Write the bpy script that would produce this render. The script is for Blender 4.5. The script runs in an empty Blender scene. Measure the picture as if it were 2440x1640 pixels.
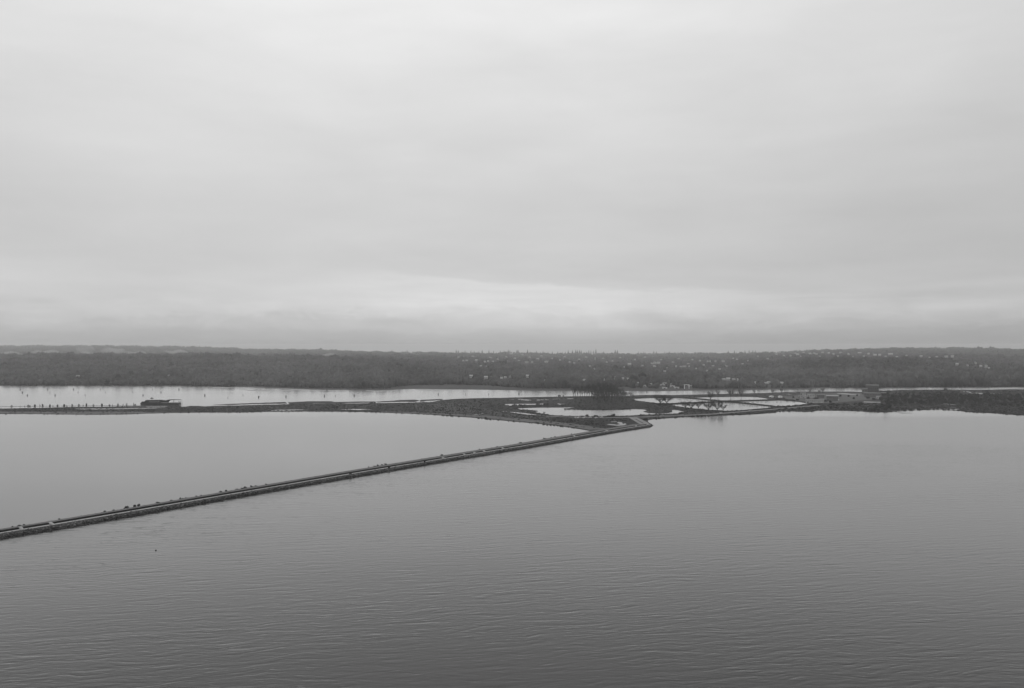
import bpy, math, random
import numpy as np
from mathutils import Vector, Matrix
from mathutils.geometry import tessellate_polygon

random.seed(7)
rng = np.random.default_rng(11)
R = math.radians
sc = bpy.context.scene
col = sc.collection

# ------------------------------------------------------------------ survey
CAM_H, FOC, HOR = 120.0, 2000.0, 826.0      # eye height (m), focal length and horizon in photo pixels


def at(px, py, z=0.0):
    """ground position (m) of a surveyed photo point lying at height z"""
    y = FOC * (CAM_H - z) / (py - HOR)
    return Vector(((px - 1220.0) / FOC * y, y, z))


# ------------------------------------------------------------------ tagging
def tag(o, label=None, cat=None, group=None, kind=None):
    if label: o['label'] = label
    if cat: o['category'] = cat
    if group: o['group'] = group
    if kind: o['kind'] = kind
    return o


def empty(name, loc, rz=0.0, s=1.0):
    o = bpy.data.objects.new(name, None)
    o.empty_display_size = 1
    o.location = loc
    o.rotation_euler = (0, 0, rz)
    o.scale = (s, s, s)
    col.objects.link(o)
    return o


def copy_tree(o, parent=None):
    c = o.copy()
    col.objects.link(c)
    if parent is not None:
        c.parent = parent
    for ch in o.children:
        copy_tree(ch, c)
    return c


ONES = ['zeroth', 'first', 'second', 'third', 'fourth', 'fifth', 'sixth', 'seventh', 'eighth', 'ninth', 'tenth',
        'eleventh', 'twelfth', 'thirteenth', 'fourteenth', 'fifteenth', 'sixteenth', 'seventeenth', 'eighteenth',
        'nineteenth']
TENS = {20: ('twentieth', 'twenty'), 30: ('thirtieth', 'thirty'), 40: ('fortieth', 'forty'), 50: ('fiftieth', 'fifty')}


def ordw(i):
    if i < 20: return ONES[i]
    t = i // 10 * 10
    return TENS[t][0] if i == t else TENS[t][1] + '-' + ONES[i - t]


# ------------------------------------------------------------------ mesh helpers
def mesh_arrays(name, v, f, mat, parent=None, smooth=False):
    v = np.asarray(v, dtype=np.float32)
    f = np.asarray(f, dtype=np.int32)
    me = bpy.data.meshes.new(name)
    k = f.shape[1]
    me.vertices.add(len(v)); me.vertices.foreach_set('co', v.ravel())
    me.loops.add(f.size); me.loops.foreach_set('vertex_index', f.ravel())
    me.polygons.add(len(f))
    me.polygons.foreach_set('loop_start', np.arange(0, f.size, k, dtype=np.int32))
    me.polygons.foreach_set('loop_total', np.full(len(f), k, dtype=np.int32))
    if smooth:
        me.polygons.foreach_set('use_smooth', np.ones(len(f), dtype=bool))
    me.update(calc_edges=True)
    me.validate()
    me.materials.append(mat)
    o = bpy.data.objects.new(name, me)
    col.objects.link(o)
    if parent is not None: o.parent = parent
    return o


class MB:
    def __init__(s):
        s.v, s.f = [], []

    def quad(s, a, b, c, d):
        n = len(s.v); s.v += [tuple(a), tuple(b), tuple(c), tuple(d)]; s.f.append((n, n + 1, n + 2, n + 3))

    def tri(s, a, b, c):
        n = len(s.v); s.v += [tuple(a), tuple(b), tuple(c)]; s.f.append((n, n + 1, n + 2))

    def box(s, x0, x1, y0, y1, z0, z1):
        n = len(s.v)
        s.v += [(x0, y0, z0), (x1, y0, z0), (x1, y1, z0), (x0, y1, z0), (x0, y0, z1), (x1, y0, z1), (x1, y1, z1), (x0, y1, z1)]
        s.f += [(n + 3, n + 2, n + 1, n), (n + 4, n + 5, n + 6, n + 7), (n, n + 1, n + 5, n + 4), (n + 1, n + 2, n + 6, n + 5),
                (n + 2, n + 3, n + 7, n + 6), (n + 3, n, n + 4, n + 7)]

    def tube(s, pts, rad, n=6, cap=True):
        base = len(s.v)
        for i, p in enumerate(pts):
            p = Vector(p)
            d = Vector(pts[min(i + 1, len(pts) - 1)]) - Vector(pts[max(i - 1, 0)])
            d.normalize()
            a = d.cross(Vector((0, 0, 1)) if abs(d.z) < .9 else Vector((1, 0, 0))).normalized()
            b = d.cross(a)
            for k in range(n):
                t = 2 * math.pi * k / n
                s.v.append(tuple(p + (a * math.cos(t) + b * math.sin(t)) * rad[i]))
        for i in range(len(pts) - 1):
            for k in range(n):
                k2 = (k + 1) % n
                s.f.append((base + i * n + k, base + i * n + k2, base + (i + 1) * n + k2, base + (i + 1) * n + k))
        if cap:
            s.f.append(tuple(base + k for k in range(n))[::-1])
            s.f.append(tuple(base + (len(pts) - 1) * n + k for k in range(n)))

    def prism(s, poly, y0, y1):
        """an (x,z) outline given depth from y0 to y1"""
        n = len(s.v); m = len(poly)
        s.v += [(x, y0, z) for x, z in poly] + [(x, y1, z) for x, z in poly]
        s.f.append(tuple(range(n, n + m)))
        s.f.append(tuple(range(n + 2 * m - 1, n + m - 1, -1)))
        for i in range(m):
            j = (i + 1) % m
            s.f.append((n + j, n + i, n + m + i, n + m + j))

    def rock(s, c, r, rnd):
        n = len(s.v)
        for q in ICO_V:
            k = 1 + rnd.uniform(-.28, .28)
            s.v.append((c[0] + q[0] * r[0] * k, c[1] + q[1] * r[1] * k, c[2] + q[2] * r[2] * k))
        s.f += [(n + a, n + b, n + c2) for a, b, c2 in ICO_F]

    def build(s, name, mat, parent=None, smooth=False):
        me = bpy.data.meshes.new(name)
        me.from_pydata(s.v, [], s.f)
        me.update()
        if smooth:
            me.polygons.foreach_set('use_smooth', [True] * len(me.polygons))
        me.materials.append(mat)
        o = bpy.data.objects.new(name, me)
        col.objects.link(o)
        if parent is not None: o.parent = parent
        return o


_g = (1 + 5 ** .5) / 2
ICO_V = np.array([(-1, _g, 0), (1, _g, 0), (-1, -_g, 0), (1, -_g, 0), (0, -1, _g), (0, 1, _g), (0, -1, -_g), (0, 1, -_g),
                  (_g, 0, -1), (_g, 0, 1), (-_g, 0, -1), (-_g, 0, 1)]) / math.sqrt(1 + _g * _g)
ICO_F = np.array([(0, 11, 5), (0, 5, 1), (0, 1, 7), (0, 7, 10), (0, 10, 11), (1, 5, 9), (5, 11, 4), (11, 10, 2), (10, 7, 6),
                  (7, 1, 8), (3, 9, 4), (3, 4, 2), (3, 2, 6), (3, 6, 8), (3, 8, 9), (4, 9, 5), (2, 4, 11), (6, 2, 10),
                  (8, 6, 7), (9, 8, 1)])


# ------------------------------------------------------------------ materials (the photograph is black and white: all greys)
class NT:
    def __init__(s, tree):
        s.t = tree; s.n = tree.nodes; s.l = tree.links

    def node(s, t, **kw):
        n = s.n.new(t)
        for k, v in kw.items(): setattr(n, k, v)
        return n

    def put(s, sock, val):
        if hasattr(val, 'is_linked'): s.l.new(val, sock)
        else: sock.default_value = val

    def m(s, op, a, b=0.0, c=None, clamp=False):
        n = s.node('ShaderNodeMath', operation=op, use_clamp=clamp)
        s.put(n.inputs[0], a); s.put(n.inputs[1], b)
        if c is not None: s.put(n.inputs[2], c)
        return n.outputs[0]

    def step(s, x, a, b):
        n = s.node('ShaderNodeMapRange', interpolation_type='SMOOTHSTEP')
        s.put(n.inputs['Value'], x)
        s.put(n.inputs['From Min'], a); s.put(n.inputs['From Max'], b)
        return n.outputs['Result']

    def lin(s, x, a, b, c, d):
        n = s.node('ShaderNodeMapRange', clamp=True)
        s.put(n.inputs['Value'], x)
        for k, v in zip(('From Min', 'From Max', 'To Min', 'To Max'), (a, b, c, d)): s.put(n.inputs[k], v)
        return n.outputs['Result']

    def noise(s, vec, scale=1.0, detail=4.0, rough=.55, dist=0.0):
        n = s.node('ShaderNodeTexNoise')
        s.put(n.inputs['Vector'], vec)
        n.inputs['Scale'].default_value = scale; n.inputs['Detail'].default_value = detail
        n.inputs['Roughness'].default_value = rough; n.inputs['Distortion'].default_value = dist
        return n.outputs[0]

    def mapping(s, vec, scale=(1, 1, 1), rot=(0, 0, 0), loc=(0, 0, 0)):
        n = s.node('ShaderNodeMapping')
        s.put(n.inputs['Vector'], vec)
        n.inputs['Scale'].default_value = scale; n.inputs['Rotation'].default_value = rot; n.inputs['Location'].default_value = loc
        return n.outputs[0]


def grey(v): return (v, v, v, 1)


def material(name, lo, hi, scale=1.0, stretch=(1, 1, 1), rough=.9, island=0.0, detail=5, spec=.06, bump=0.0, scale2=None, contrast=(.3, .7)):
    mt = bpy.data.materials.new(name); mt.use_nodes = True
    t = NT(mt.node_tree); b = t.n['Principled BSDF']
    geo = t.node('ShaderNodeNewGeometry')
    pos = t.mapping(geo.outputs['Position'], scale=stretch)
    n1 = t.noise(pos, scale, detail, .6)
    if scale2:
        n2 = t.noise(pos, scale2, 4, .6)
        n1 = t.m('MULTIPLY_ADD', n2, .5, t.m('MULTIPLY', n1, .5))
    if island:
        n1 = t.m('ADD', n1, t.m('MULTIPLY', t.m('SUBTRACT', geo.outputs['Random Per Island'], .5), island))
    val = t.lin(n1, contrast[0], contrast[1], lo, hi)
    cb = t.node('ShaderNodeCombineColor')
    for i in range(3): t.l.new(val, cb.inputs[i])
    t.l.new(cb.outputs[0], b.inputs['Base Color'])
    b.inputs['Roughness'].default_value = rough
    b.inputs['Specular IOR Level'].default_value = spec
    if bump:
        bn = t.node('ShaderNodeBump')
        bn.inputs['Strength'].default_value = 1; bn.inputs['Distance'].default_value = bump
        t.l.new(n1, bn.inputs['Height']); t.l.new(bn.outputs[0], b.inputs['Normal'])
    return mt


M = {}
M['marsh'] = material('marsh_soil', .015, .042, .03, (1, 2.5, 1), scale2=.25)
M['grass'] = material('dry_grass', .032, .066, .04, (1, 3, 1), scale2=.4)
M['veg'] = material('dark_scrub_soil', .009, .03, .05, (1, 2, 1), scale2=.5)
M['beach'] = material('beach_sand', .07, .12, .05, (.4, 2, 1), scale2=.6)
M['sand'] = material('pale_sand', .16, .48, .12, (1, 1, 1), scale2=.9)
M['mud'] = material('wet_mud', .10, .18, .02, (.5, 3, 1), rough=.45, spec=.5)
M['road'] = material('gravel_road', .13, .25, .08, (1, 1, 1), scale2=1.2)
M['pale_road'] = material('pale_gravel', .22, .40, .08, (1, 1, 1), scale2=1.2)
M['rubble'] = material('rubble_stone', .025, .17, .25, (1, 1, 1), island=.5, scale2=1.4, contrast=(.25, .8))
M['wet_rock'] = material('wet_rubble_stone', .004, .024, .3, (1, 1, 1), island=.5, scale2=1.3, rough=.55)
M['pipe'] = material('dark_pipe_coating', .006, .013, .15, (1, 1, 1), rough=.95, scale2=1.0)
M['concrete'] = material('pale_concrete', .28, .42, .5)
M['white'] = material('white_paint', .66, .8, .3)
M['grey_paint'] = material('grey_cladding', .16, .24, .12, scale2=.8)
M['dark_paint'] = material('dark_cladding', .05, .09, .12, scale2=.8)
M['mid_paint'] = material('mid_grey_cladding', .10, .15, .12, scale2=.8)
M['roofing'] = material('grey_roofing', .18, .27, .12, scale2=.7)
M['pale_roofing'] = material('pale_roofing', .32, .45, .12, scale2=.7)
M['window'] = material('dark_window_glass', .02, .035, .3, rough=.15, spec=.6)
M['barge'] = material('weathered_barge_steel', .018, .045, .1, (1, 1, 3), scale2=.7)
M['timber'] = material('old_timber', .03, .06, .4, (1, 1, .4))
M['bark'] = material('bare_bark', .018, .04, .6, (1, 1, .3))
M['twig'] = material('bare_twigs', .012, .03, .3, island=.4)
M['leaf'] = material('evergreen_leaf', .008, .02, .3, island=.5)
M['scrub'] = material('scrub_leaf', .011, .034, .1, island=.5)
M['forest'] = material('forest_canopy', .012, .10, .0016, (1, .6, 1), island=.11, scale2=.007, contrast=(.38, .66))
M['far_wall'] = material('house_wall', .28, .46, .2)
M['dim_wall'] = material('grey_house_wall', .3, .45, .2)
M['bank'] = material('bank_earth', .012, .085, .2, (1, 1, 1), scale2=1.1, contrast=(.3, .75))
M['track'] = material('light_track_gravel', .24, .38, .08, (1, 1, 1), scale2=1.2)
M['verge'] = material('verge_grass', .07, .15, .1, (1, 1, 1), scale2=.6)
M['yard'] = material('yard_ground', .05, .12, .06, scale2=.5)
M['hill'] = material('hill_soil', .03, .07, .01, scale2=.06)
M['car_white'] = material('white_car_paint', .75, .85, .3, rough=.3, spec=.6)
M['car_grey'] = material('silver_car_paint', .28, .4, .3, rough=.3, spec=.6)
M['car_dark'] = material('dark_car_paint', .03, .05, .3, rough=.3, spec=.6)
M['rubber'] = material('black_rubber', .015, .025, 1.0)
M['cloth_dark'] = material('dark_clothing', .02, .04, 4.0)
M['skin'] = material('skin', .3, .4, 4.0)

# ------------------------------------------------------------------ world: an overcast sky
world = bpy.data.worlds.new('World'); sc.world = world; world.use_nodes = True
t = NT(world.node_tree)
bg = t.n['Background']
SUN_EL, SUN_AZ = 48.0, -14.0
sky = t.node('ShaderNodeTexSky'); sky.sky_type = 'NISHITA'; sky.sun_disc = False
sky.sun_elevation = R(SUN_EL); sky.sun_rotation = R(SUN_AZ); sky.dust_density = 4; sky.ozone_density = 1
bw = t.node('ShaderNodeRGBToBW'); t.l.new(sky.outputs[0], bw.inputs[0])
tc = t.node('ShaderNodeTexCoord'); D = tc.outputs['Generated']
sx = t.node('ShaderNodeSeparateXYZ'); t.l.new(D, sx.inputs[0])
X, Y, Z = sx.outputs
ramp = t.node('ShaderNodeValToRGB')
stops = [(0.0, .38), (.010, .455), (.024, .56), (.043, .64), (.07, .645), (.095, .61), (.15, .605), (.21, .665), (.30, .75), (.38, .815), (.55, .88), (1, .92)]
el = ramp.color_ramp.elements
el[0].position, el[0].color = stops[0][0], grey(stops[0][1])
el[1].position, el[1].color = stops[-1][0], grey(stops[-1][1])
for p, v in stops[1:-1]:
    e = el.new(p); e.color = grey(v)
t.l.new(Z, ramp.inputs[0])
base = t.node('ShaderNodeRGBToBW'); t.l.new(ramp.outputs[0], base.inputs[0])
# darker towards the right, a little darker to the far left
az = t.m('SUBTRACT', t.m('SUBTRACT', 1.0, t.m('MULTIPLY', t.step(X, .05, .55), .15)), t.m('MULTIPLY', t.step(X, -.2, -.6), .045))
# broad cloud sheets
v1 = t.mapping(D, scale=(1.6, 1.0, 6.5), rot=(0, R(4), 0), loc=(3.1, .4, 1.7))
c1 = t.m('SUBTRACT', t.noise(v1, 1.7, 7, .52, .4), .5)
v2 = t.mapping(D, scale=(3.0, 2.0, 22.0), loc=(.4, 2.2, 5.0))
c2 = t.m('SUBTRACT', t.noise(v2, 1.8, 6, .55, .3), .5)
low = t.step(Z, .13, .03)
# puffy scud low over the hills
v3 = t.mapping(D, scale=(9.0, 6.0, 34.0), loc=(1.4, .2, 7.0))
c3 = t.m('SUBTRACT', t.noise(v3, 1.6, 6, .5, .2), .52)
scud = t.m('MULTIPLY', t.m('MULTIPLY', t.step(Z, .062, .045), t.step(Z, .012, .03)), .36)
v4 = t.mapping(D, scale=(3.2, 2.2, 13.0), rot=(0, R(-7), 0), loc=(8.2, 1.1, 2.6))
c4 = t.m('SUBTRACT', t.noise(v4, 1.9, 8, .6, .8), .5)
cl = t.m('ADD', t.m('MULTIPLY', c1, .26), t.m('MULTIPLY', c2, t.m('MULTIPLY_ADD', low, .15, .06)))
cl = t.m('ADD', cl, t.m('MULTIPLY', c4, .09))
# ragged low banks: puffy tops, fading downwards
for bi, (lev, hgt, sc_, amt) in enumerate([(.036, .030, 6.5, .045), (.020, .020, 7.0, .04)]):
    bn_ = t.noise(t.mapping(D, scale=(1, 1, 2.4), loc=(2.7 * bi + 1.3, .7, .2)), sc_, 9, .68, .5)
    zb_ = t.m('SUBTRACT', Z, t.m('MULTIPLY_ADD', t.m('SUBTRACT', bn_, .5), hgt * 3.4, lev))
    bank = t.m('MULTIPLY', t.step(zb_, .0012, -.0025), t.step(zb_, -hgt * 1.1, -hgt * .15))
    cl = t.m('SUBTRACT', cl, t.m('MULTIPLY', bank, amt))
cl = t.m('ADD', cl, t.m('MULTIPLY', c3, scud))
# the long gap of brighter sky under the edge of the cloud sheet
wob = t.m('MULTIPLY', t.m('SUBTRACT', t.noise(t.mapping(D, scale=(5, 5, 34), loc=(0, 3, 0)), 1.2, 8, .62, .4), .5), .034)
ztop = t.m('ADD', t.m('MULTIPLY_ADD', X, -.062, .078), wob)
zt = t.m('SUBTRACT', Z, ztop)
gap = t.m('MULTIPLY', t.step(zt, .0015, -.003), t.step(Z, .038, .050))
gap = t.m('MULTIPLY', gap, t.m('MULTIPLY', t.step(X, -.30, -.06), t.step(X, .40, .05)))
lid = t.m('MULTIPLY', t.m('MULTIPLY', t.step(zt, -.002, .003), t.step(zt, .085, .005)), t.m('MULTIPLY', t.step(X, -.2, 0.0), t.step(X, .75, .3)))
shred = t.step(t.noise(t.mapping(D, scale=(4, 4, 60), loc=(1, 5, 3)), 1.4, 7, .6, .3), .38, .62)
cl = t.m('ADD', cl, t.m('SUBTRACT', t.m('MULTIPLY', t.m('MULTIPLY', gap, shred), .045), t.m('MULTIPLY', lid, .075)))
# bright rim of a second sheet at the right
rim = t.m('MULTIPLY', t.m('MULTIPLY', t.step(t.m('SUBTRACT', Z, t.m('MULTIPLY_ADD', X, .03, t.m('ADD', wob, .049))), -.012, 0.0),
                          t.step(t.m('SUBTRACT', Z, t.m('MULTIPLY_ADD', X, .03, t.m('ADD', wob, .049))), .012, .002)), t.step(X, .30, .42))
cl = t.m('ADD', cl, t.m('MULTIPLY', rim, .055))
over = t.m('MULTIPLY', t.m('MULTIPLY', base.outputs[0], az), t.m('ADD', cl, 1.0))
over = t.m('MULTIPLY', over, 10.15)
mix = t.m('ADD', t.m('MULTIPLY', over, .96), t.m('MULTIPLY', bw.outputs[0], .03))
cb = t.node('ShaderNodeCombineColor')
for i in range(3): t.l.new(mix, cb.inputs[i])
t.l.new(cb.outputs[0], bg.inputs['Color'])
bg.inputs['Strength'].default_value = 0.1

sl = bpy.data.lights.new('sun', 'SUN'); sl.energy = .5; sl.angle = R(25); sl.color = (1, 1, 1)
so = bpy.data.objects.new('sun', sl); col.objects.link(so)
d = Vector((math.sin(R(SUN_AZ)) * math.cos(R(SUN_EL)), math.cos(R(SUN_AZ)) * math.cos(R(SUN_EL)), math.sin(R(SUN_EL))))
so.rotation_euler = d.to_track_quat('Z', 'Y').to_euler()
so.location = (0, 0, 500)

# ------------------------------------------------------------------ camera
cam = bpy.data.cameras.new('camera'); co = bpy.data.objects.new('camera', cam); col.objects.link(co)
cam.sensor_width = 36; cam.lens = FOC / 2440 * 36; cam.shift_y = (HOR - 820) / 2440
cam.clip_start = 1; cam.clip_end = 40000
co.location = (0, 0, CAM_H); co.rotation_euler = (R(90), 0, 0)
sc.camera = co

# ------------------------------------------------------------------ water
# the jetty line, from its surveyed pipe
PIPE_Z = 2.75
PIPE_PX = [(-160, 1294), (20, 1263), (119.6, 1247.2), (300, 1217), (600, 1166), (838, 1126), (1140, 1077.2), (1240, 1061.5), (1440, 1027), (1520, 1014.5), (1540, 1011.5)]
PIPE = [at(x, y, PIPE_Z) for x, y in PIPE_PX]
J0, J1 = PIPE[1], PIPE[-1]
jd = (J1 - J0); jd.z = 0; jd.normalize()
jn = Vector((jd.y, -jd.x, 0))            # towards the open, camera-side water

wm = bpy.data.materials.new('water_surface'); wm.use_nodes = True
t = NT(wm.node_tree)
t.n.remove(t.n['Principled BSDF'])
geo = t.node('ShaderNodeNewGeometry'); P = geo.outputs['Position']
sp = t.node('ShaderNodeSeparateXYZ'); t.l.new(P, sp.inputs[0])
side = t.m('SUBTRACT', t.m('ADD', t.m('MULTIPLY', sp.outputs[0], jn.x), t.m('MULTIPLY', sp.outputs[1], jn.y)), jn.dot(J0))
sea = t.step(side, -10, 30)
warp = t.noise(t.mapping(P, scale=(.0035, .006, .004)), 1.0, 4, .55)
# wind dies out towards the far shore: a wandering edge of the ruffled water
edge = t.m('ADD', sp.outputs[1], t.m('MULTIPLY', t.m('SUBTRACT', warp, .5), 420))
ruffled = t.m('MULTIPLY_ADD', t.step(edge, 640, 360), .22, t.m('MULTIPLY', t.step(edge, 1120, 960), .78))
river = t.step(sp.outputs[1], 1390, 1480)
slick = t.m('MULTIPLY_ADD', t.step(t.noise(t.mapping(P, scale=(.007, .018, .01)), 1.0, 5, .62, .5), .34, .64), .7, .8)
amp = t.m('MULTIPLY', t.m('MULTIPLY', sea, t.m('MULTIPLY_ADD', ruffled, .95, .05)), slick)
gust = t.step(t.noise(t.mapping(P, scale=(.004, .011, .01), loc=(5, 9, 0)), 1.0, 5, .6, .4), .42, .68)
amp = t.m('MAXIMUM', amp, t.m('ADD', t.m('MULTIPLY_ADD', river, .03, .02), t.m('ADD', t.m('MULTIPLY', sea, .05), t.m('MULTIPLY', gust, .07))))
# short-crested wind waves: several leaning wave trains, each coming and going in patches
wv = t.node('ShaderNodeTexNoise'); wv.inputs['Scale'].default_value = 1; wv.inputs['Detail'].default_value = 2
t.l.new(t.mapping(P, scale=(.022, .03, .02)), wv.inputs['Vector'])
off_ = t.node('ShaderNodeVectorMath', operation='MULTIPLY_ADD')
t.l.new(wv.outputs['Color'], off_.inputs[0]); off_.inputs[1].default_value = (13, 13, 0); t.l.new(P, off_.inputs[2])
ws = t.node('ShaderNodeSeparateXYZ'); t.l.new(off_.outputs[0], ws.inputs[0])
LEAN = .8
h = None
for wi, (lam, dg, a_) in enumerate([(9.6, -12, .030), (6.5, -1, .027), (4.8, -22, .0235), (3.7, -9, .0185), (2.8, 8, .013), (2.2, -18, .0085), (1.7, -5, .006)]):
    kx, ky = math.sin(R(dg)) * 2 * math.pi / lam, math.cos(R(dg)) * 2 * math.pi / lam
    th = t.m('ADD', t.m('MULTIPLY', ws.outputs[0], kx), t.m('MULTIPLY_ADD', ws.outputs[1], ky, wi * 1.7))
    wave_ = t.m('SINE', t.m('MULTIPLY_ADD', t.m('COSINE', th), LEAN, th))
    env = t.step(t.noise(t.mapping(P, scale=(.42 / lam, .6 / lam, 1), rot=(0, 0, R(-8)), loc=(wi * 7.3, wi * 3.1, 0)), 1.0, 1.5, .5), .42, .68)
    h = t.m('MULTIPLY_ADD', t.m('MULTIPLY', wave_, env), a_, h if h is not None else 0.0)
fine = t.noise(t.mapping(P, scale=(.30, .85, 1), rot=(0, 0, R(-8)), loc=(7, 3, 0)), 1.0, 3, .6, .6)
h = t.m('ADD', h, t.m('MULTIPLY', fine, .045))
h = t.m('MULTIPLY', h, amp)
bn = t.node('ShaderNodeBump'); bn.inputs['Strength'].default_value = 1; bn.inputs['Distance'].default_value = 1
t.l.new(h, bn.inputs['Height'])
fr = t.node('ShaderNodeFresnel'); fr.inputs['IOR'].default_value = 1.33
t.l.new(bn.outputs[0], fr.inputs['Normal'])
fc = t.node('ShaderNodeFloatCurve'); cm = fc.mapping.curves[0]
for k, (a, b2) in enumerate([(0, 0), (.115, .098), (.155, .152), (.205, .232), (.275, .36), (.37, .47), (.475, .58), (.63, .67), (.8, .82), (1, 1)]):
    if k in (0, 9): cm.points[0 if k == 0 else -1].location = (a, b2)
    else: cm.points.new(a, b2)
fc.mapping.update()
t.l.new(fr.outputs[0], fc.inputs['Value'])
gl = t.node('ShaderNodeBsdfGlossy'); gl.inputs['Color'].default_value = grey(1)
rough = t.m('MULTIPLY_ADD', river, .13, t.m('MULTIPLY_ADD', sea, .07, t.m('MULTIPLY_ADD', gust, .03, .05)))
t.l.new(rough, gl.inputs['Roughness']); t.l.new(bn.outputs[0], gl.inputs['Normal'])
df = t.node('ShaderNodeBsdfDiffuse'); df.inputs['Color'].default_value = grey(.016)
mx = t.node('ShaderNodeMixShader')
t.l.new(fc.outputs[0], mx.inputs[0]); t.l.new(df.outputs[0], mx.inputs[1]); t.l.new(gl.outputs[0], mx.inputs[2])
t.l.new(mx.outputs[0], t.n['Material Output'].inputs['Surface'])
wb = MB(); wb.quad((-8000, -900, 0), (8000, -900, 0), (9500, 13800, 0), (-9500, 13800, 0))
tag(wb.build('water', wm), kind='structure')


# ------------------------------------------------------------------ land sheets from surveyed outlines
def densify(poly, step=9.0, jit=.22, seed=0):
    rnd = random.Random(seed)
    out = []
    for i, a in enumerate(poly):
        c = poly[(i + 1) % len(poly)]
        n = max(1, int(math.hypot(c[0] - a[0], (c[1] - a[1]) * 3) / step))
        for k in range(n):
            f = k / n
            j = 0 if k == 0 else rnd.uniform(-jit, jit)
            out.append((a[0] + (c[0] - a[0]) * f, a[1] + (c[1] - a[1]) * f + j))
    return out


def land(name, mat, outer, holes=(), z=.8, skirt=1.3, jit=.22, seed=1, kind='structure'):
    rings = [densify(r, 9, jit, seed + i) for i, r in enumerate([outer] + list(holes))]
    ws = [[at(x, y, 0) for x, y in r] for r in rings]
    flat = [p for r in ws for p in r]
    tris = tessellate_polygon([[Vector((p.x, p.y, 0)) for p in r] for r in ws])
    mb = MB()
    mb.v = [(p.x, p.y, z) for p in flat]
    for a, b2, c in tris:
        u, v = flat[b2] - flat[a], flat[c] - flat[a]
        mb.f.append((a, b2, c) if u.x * v.y - u.y * v.x > 0 else (a, c, b2))
    if skirt:
        n0 = len(mb.v)
        mb.v += [(p.x, p.y, z - skirt) for p in flat]
        off = 0
        for r in ws:
            m = len(r)
            for i in range(m):
                j = (i + 1) % m
                mb.f.append((off + i, off + j, n0 + off + j, n0 + off + i))
            off += m
    return tag(mb.build(name, mat), kind=kind)


UPPER = [(-260, 974), (20, 974), (60, 973.2), (120, 972), (170, 970.5), (240, 970), (300, 968.6), (340, 968.3), (350, 971), (392, 971.5), (402, 968), (415, 966.5),
         (428, 967), (432, 970), (446, 969.5), (452, 968), (470, 968), (490, 969), (500, 968.4), (580, 966.5), (620, 965.4), (690, 963.8), (760, 961.8), (840, 962.2), (900, 961.2),
         (985, 960), (1010, 958.5), (1024, 959), (1060, 953), (1090, 951), (1120, 949.8), (1200, 948.5), (1260, 947), (1320, 946),
         (1360, 945), (1420, 944.5), (1480, 944), (1520, 942.4), (1560, 941.3), (1600, 942), (1640, 941.2), (1680, 940.2), (1740, 938.6), (1780, 938), (1830, 936.8),
         (1880, 934.4), (1930, 933.6), (1990, 933.4), (2040, 934), (2060, 934), (2080, 932.5), (2100, 932), (2140, 930), (2180, 929.2), (2240, 929), (2300, 929), (2340, 929.4), (2400, 928), (2440, 928), (2700, 927)]
LOWER = [(2700, 1004), (2440, 990.5), (2410, 988.6), (2380, 986), (2340, 983.8), (2300, 982.2), (2290, 979.5), (2250, 977.5), (2240, 976.4), (2200, 977),
         (2170, 978), (2145, 980), (2130, 981), (2112, 983), (2080, 982.8), (2050, 980.6), (2020, 979.4), (1990, 978.8), (1960, 978), (1945, 979.5), (1930, 981.4), (1900, 980.8), (1860, 980.8),
         (1842, 982), (1850, 984.2), (1832, 985), (1810, 987), (1780, 988.4), (1750, 989.6), (1700, 990.6), (1640, 993), (1600, 996), (1575, 997.6), (1555, 999), (1545, 1001), (1542, 1003.5), (1548, 1009), (1557, 1014.2), (1545, 1016.5), (1500, 1022),
         (1440, 1030), (1408, 1027), (1360, 1018.5), (1320, 1013.4), (1260, 1007.4), (1220, 1004), (1160, 998.2), (1120, 994.6), (1100, 993.2), (1050, 989.8), (1000, 986.8), (920, 983.4), (860, 981.8),
         (800, 981), (750, 981), (710, 980.6), (640, 981.2), (580, 983), (480, 983.2), (420, 984), (390, 984.4), (340, 986), (300, 987.6), (230, 988.4), (170, 988), (60, 986.6), (20, 986.6), (-260, 986)]
POND = [(1230, 973.4), (1262, 972), (1300, 971.4), (1340, 971), (1376, 970.8), (1366, 972.6), (1344, 974.6), (1358, 976), (1390, 977), (1450, 977.2), (1485, 976),
        (1510, 974.8), (1532, 975.4), (1540, 977), (1541, 978.6), (1533, 981.4), (1545, 984), (1570, 985.6), (1594, 984.2), (1602, 981), (1601, 976.6), (1612, 977.2), (1628, 979.6), (1636, 983),
        (1620, 985.6), (1600, 986.6), (1560, 988), (1530, 989), (1500, 991), (1470, 992), (1430, 992.8), (1400, 992.4), (1370, 992), (1340, 991.4), (1318, 990), (1300, 988.2),
        (1286, 985), (1272, 982.2), (1282, 980), (1278, 978.8), (1262, 977.6), (1240, 976.4)]
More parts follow.
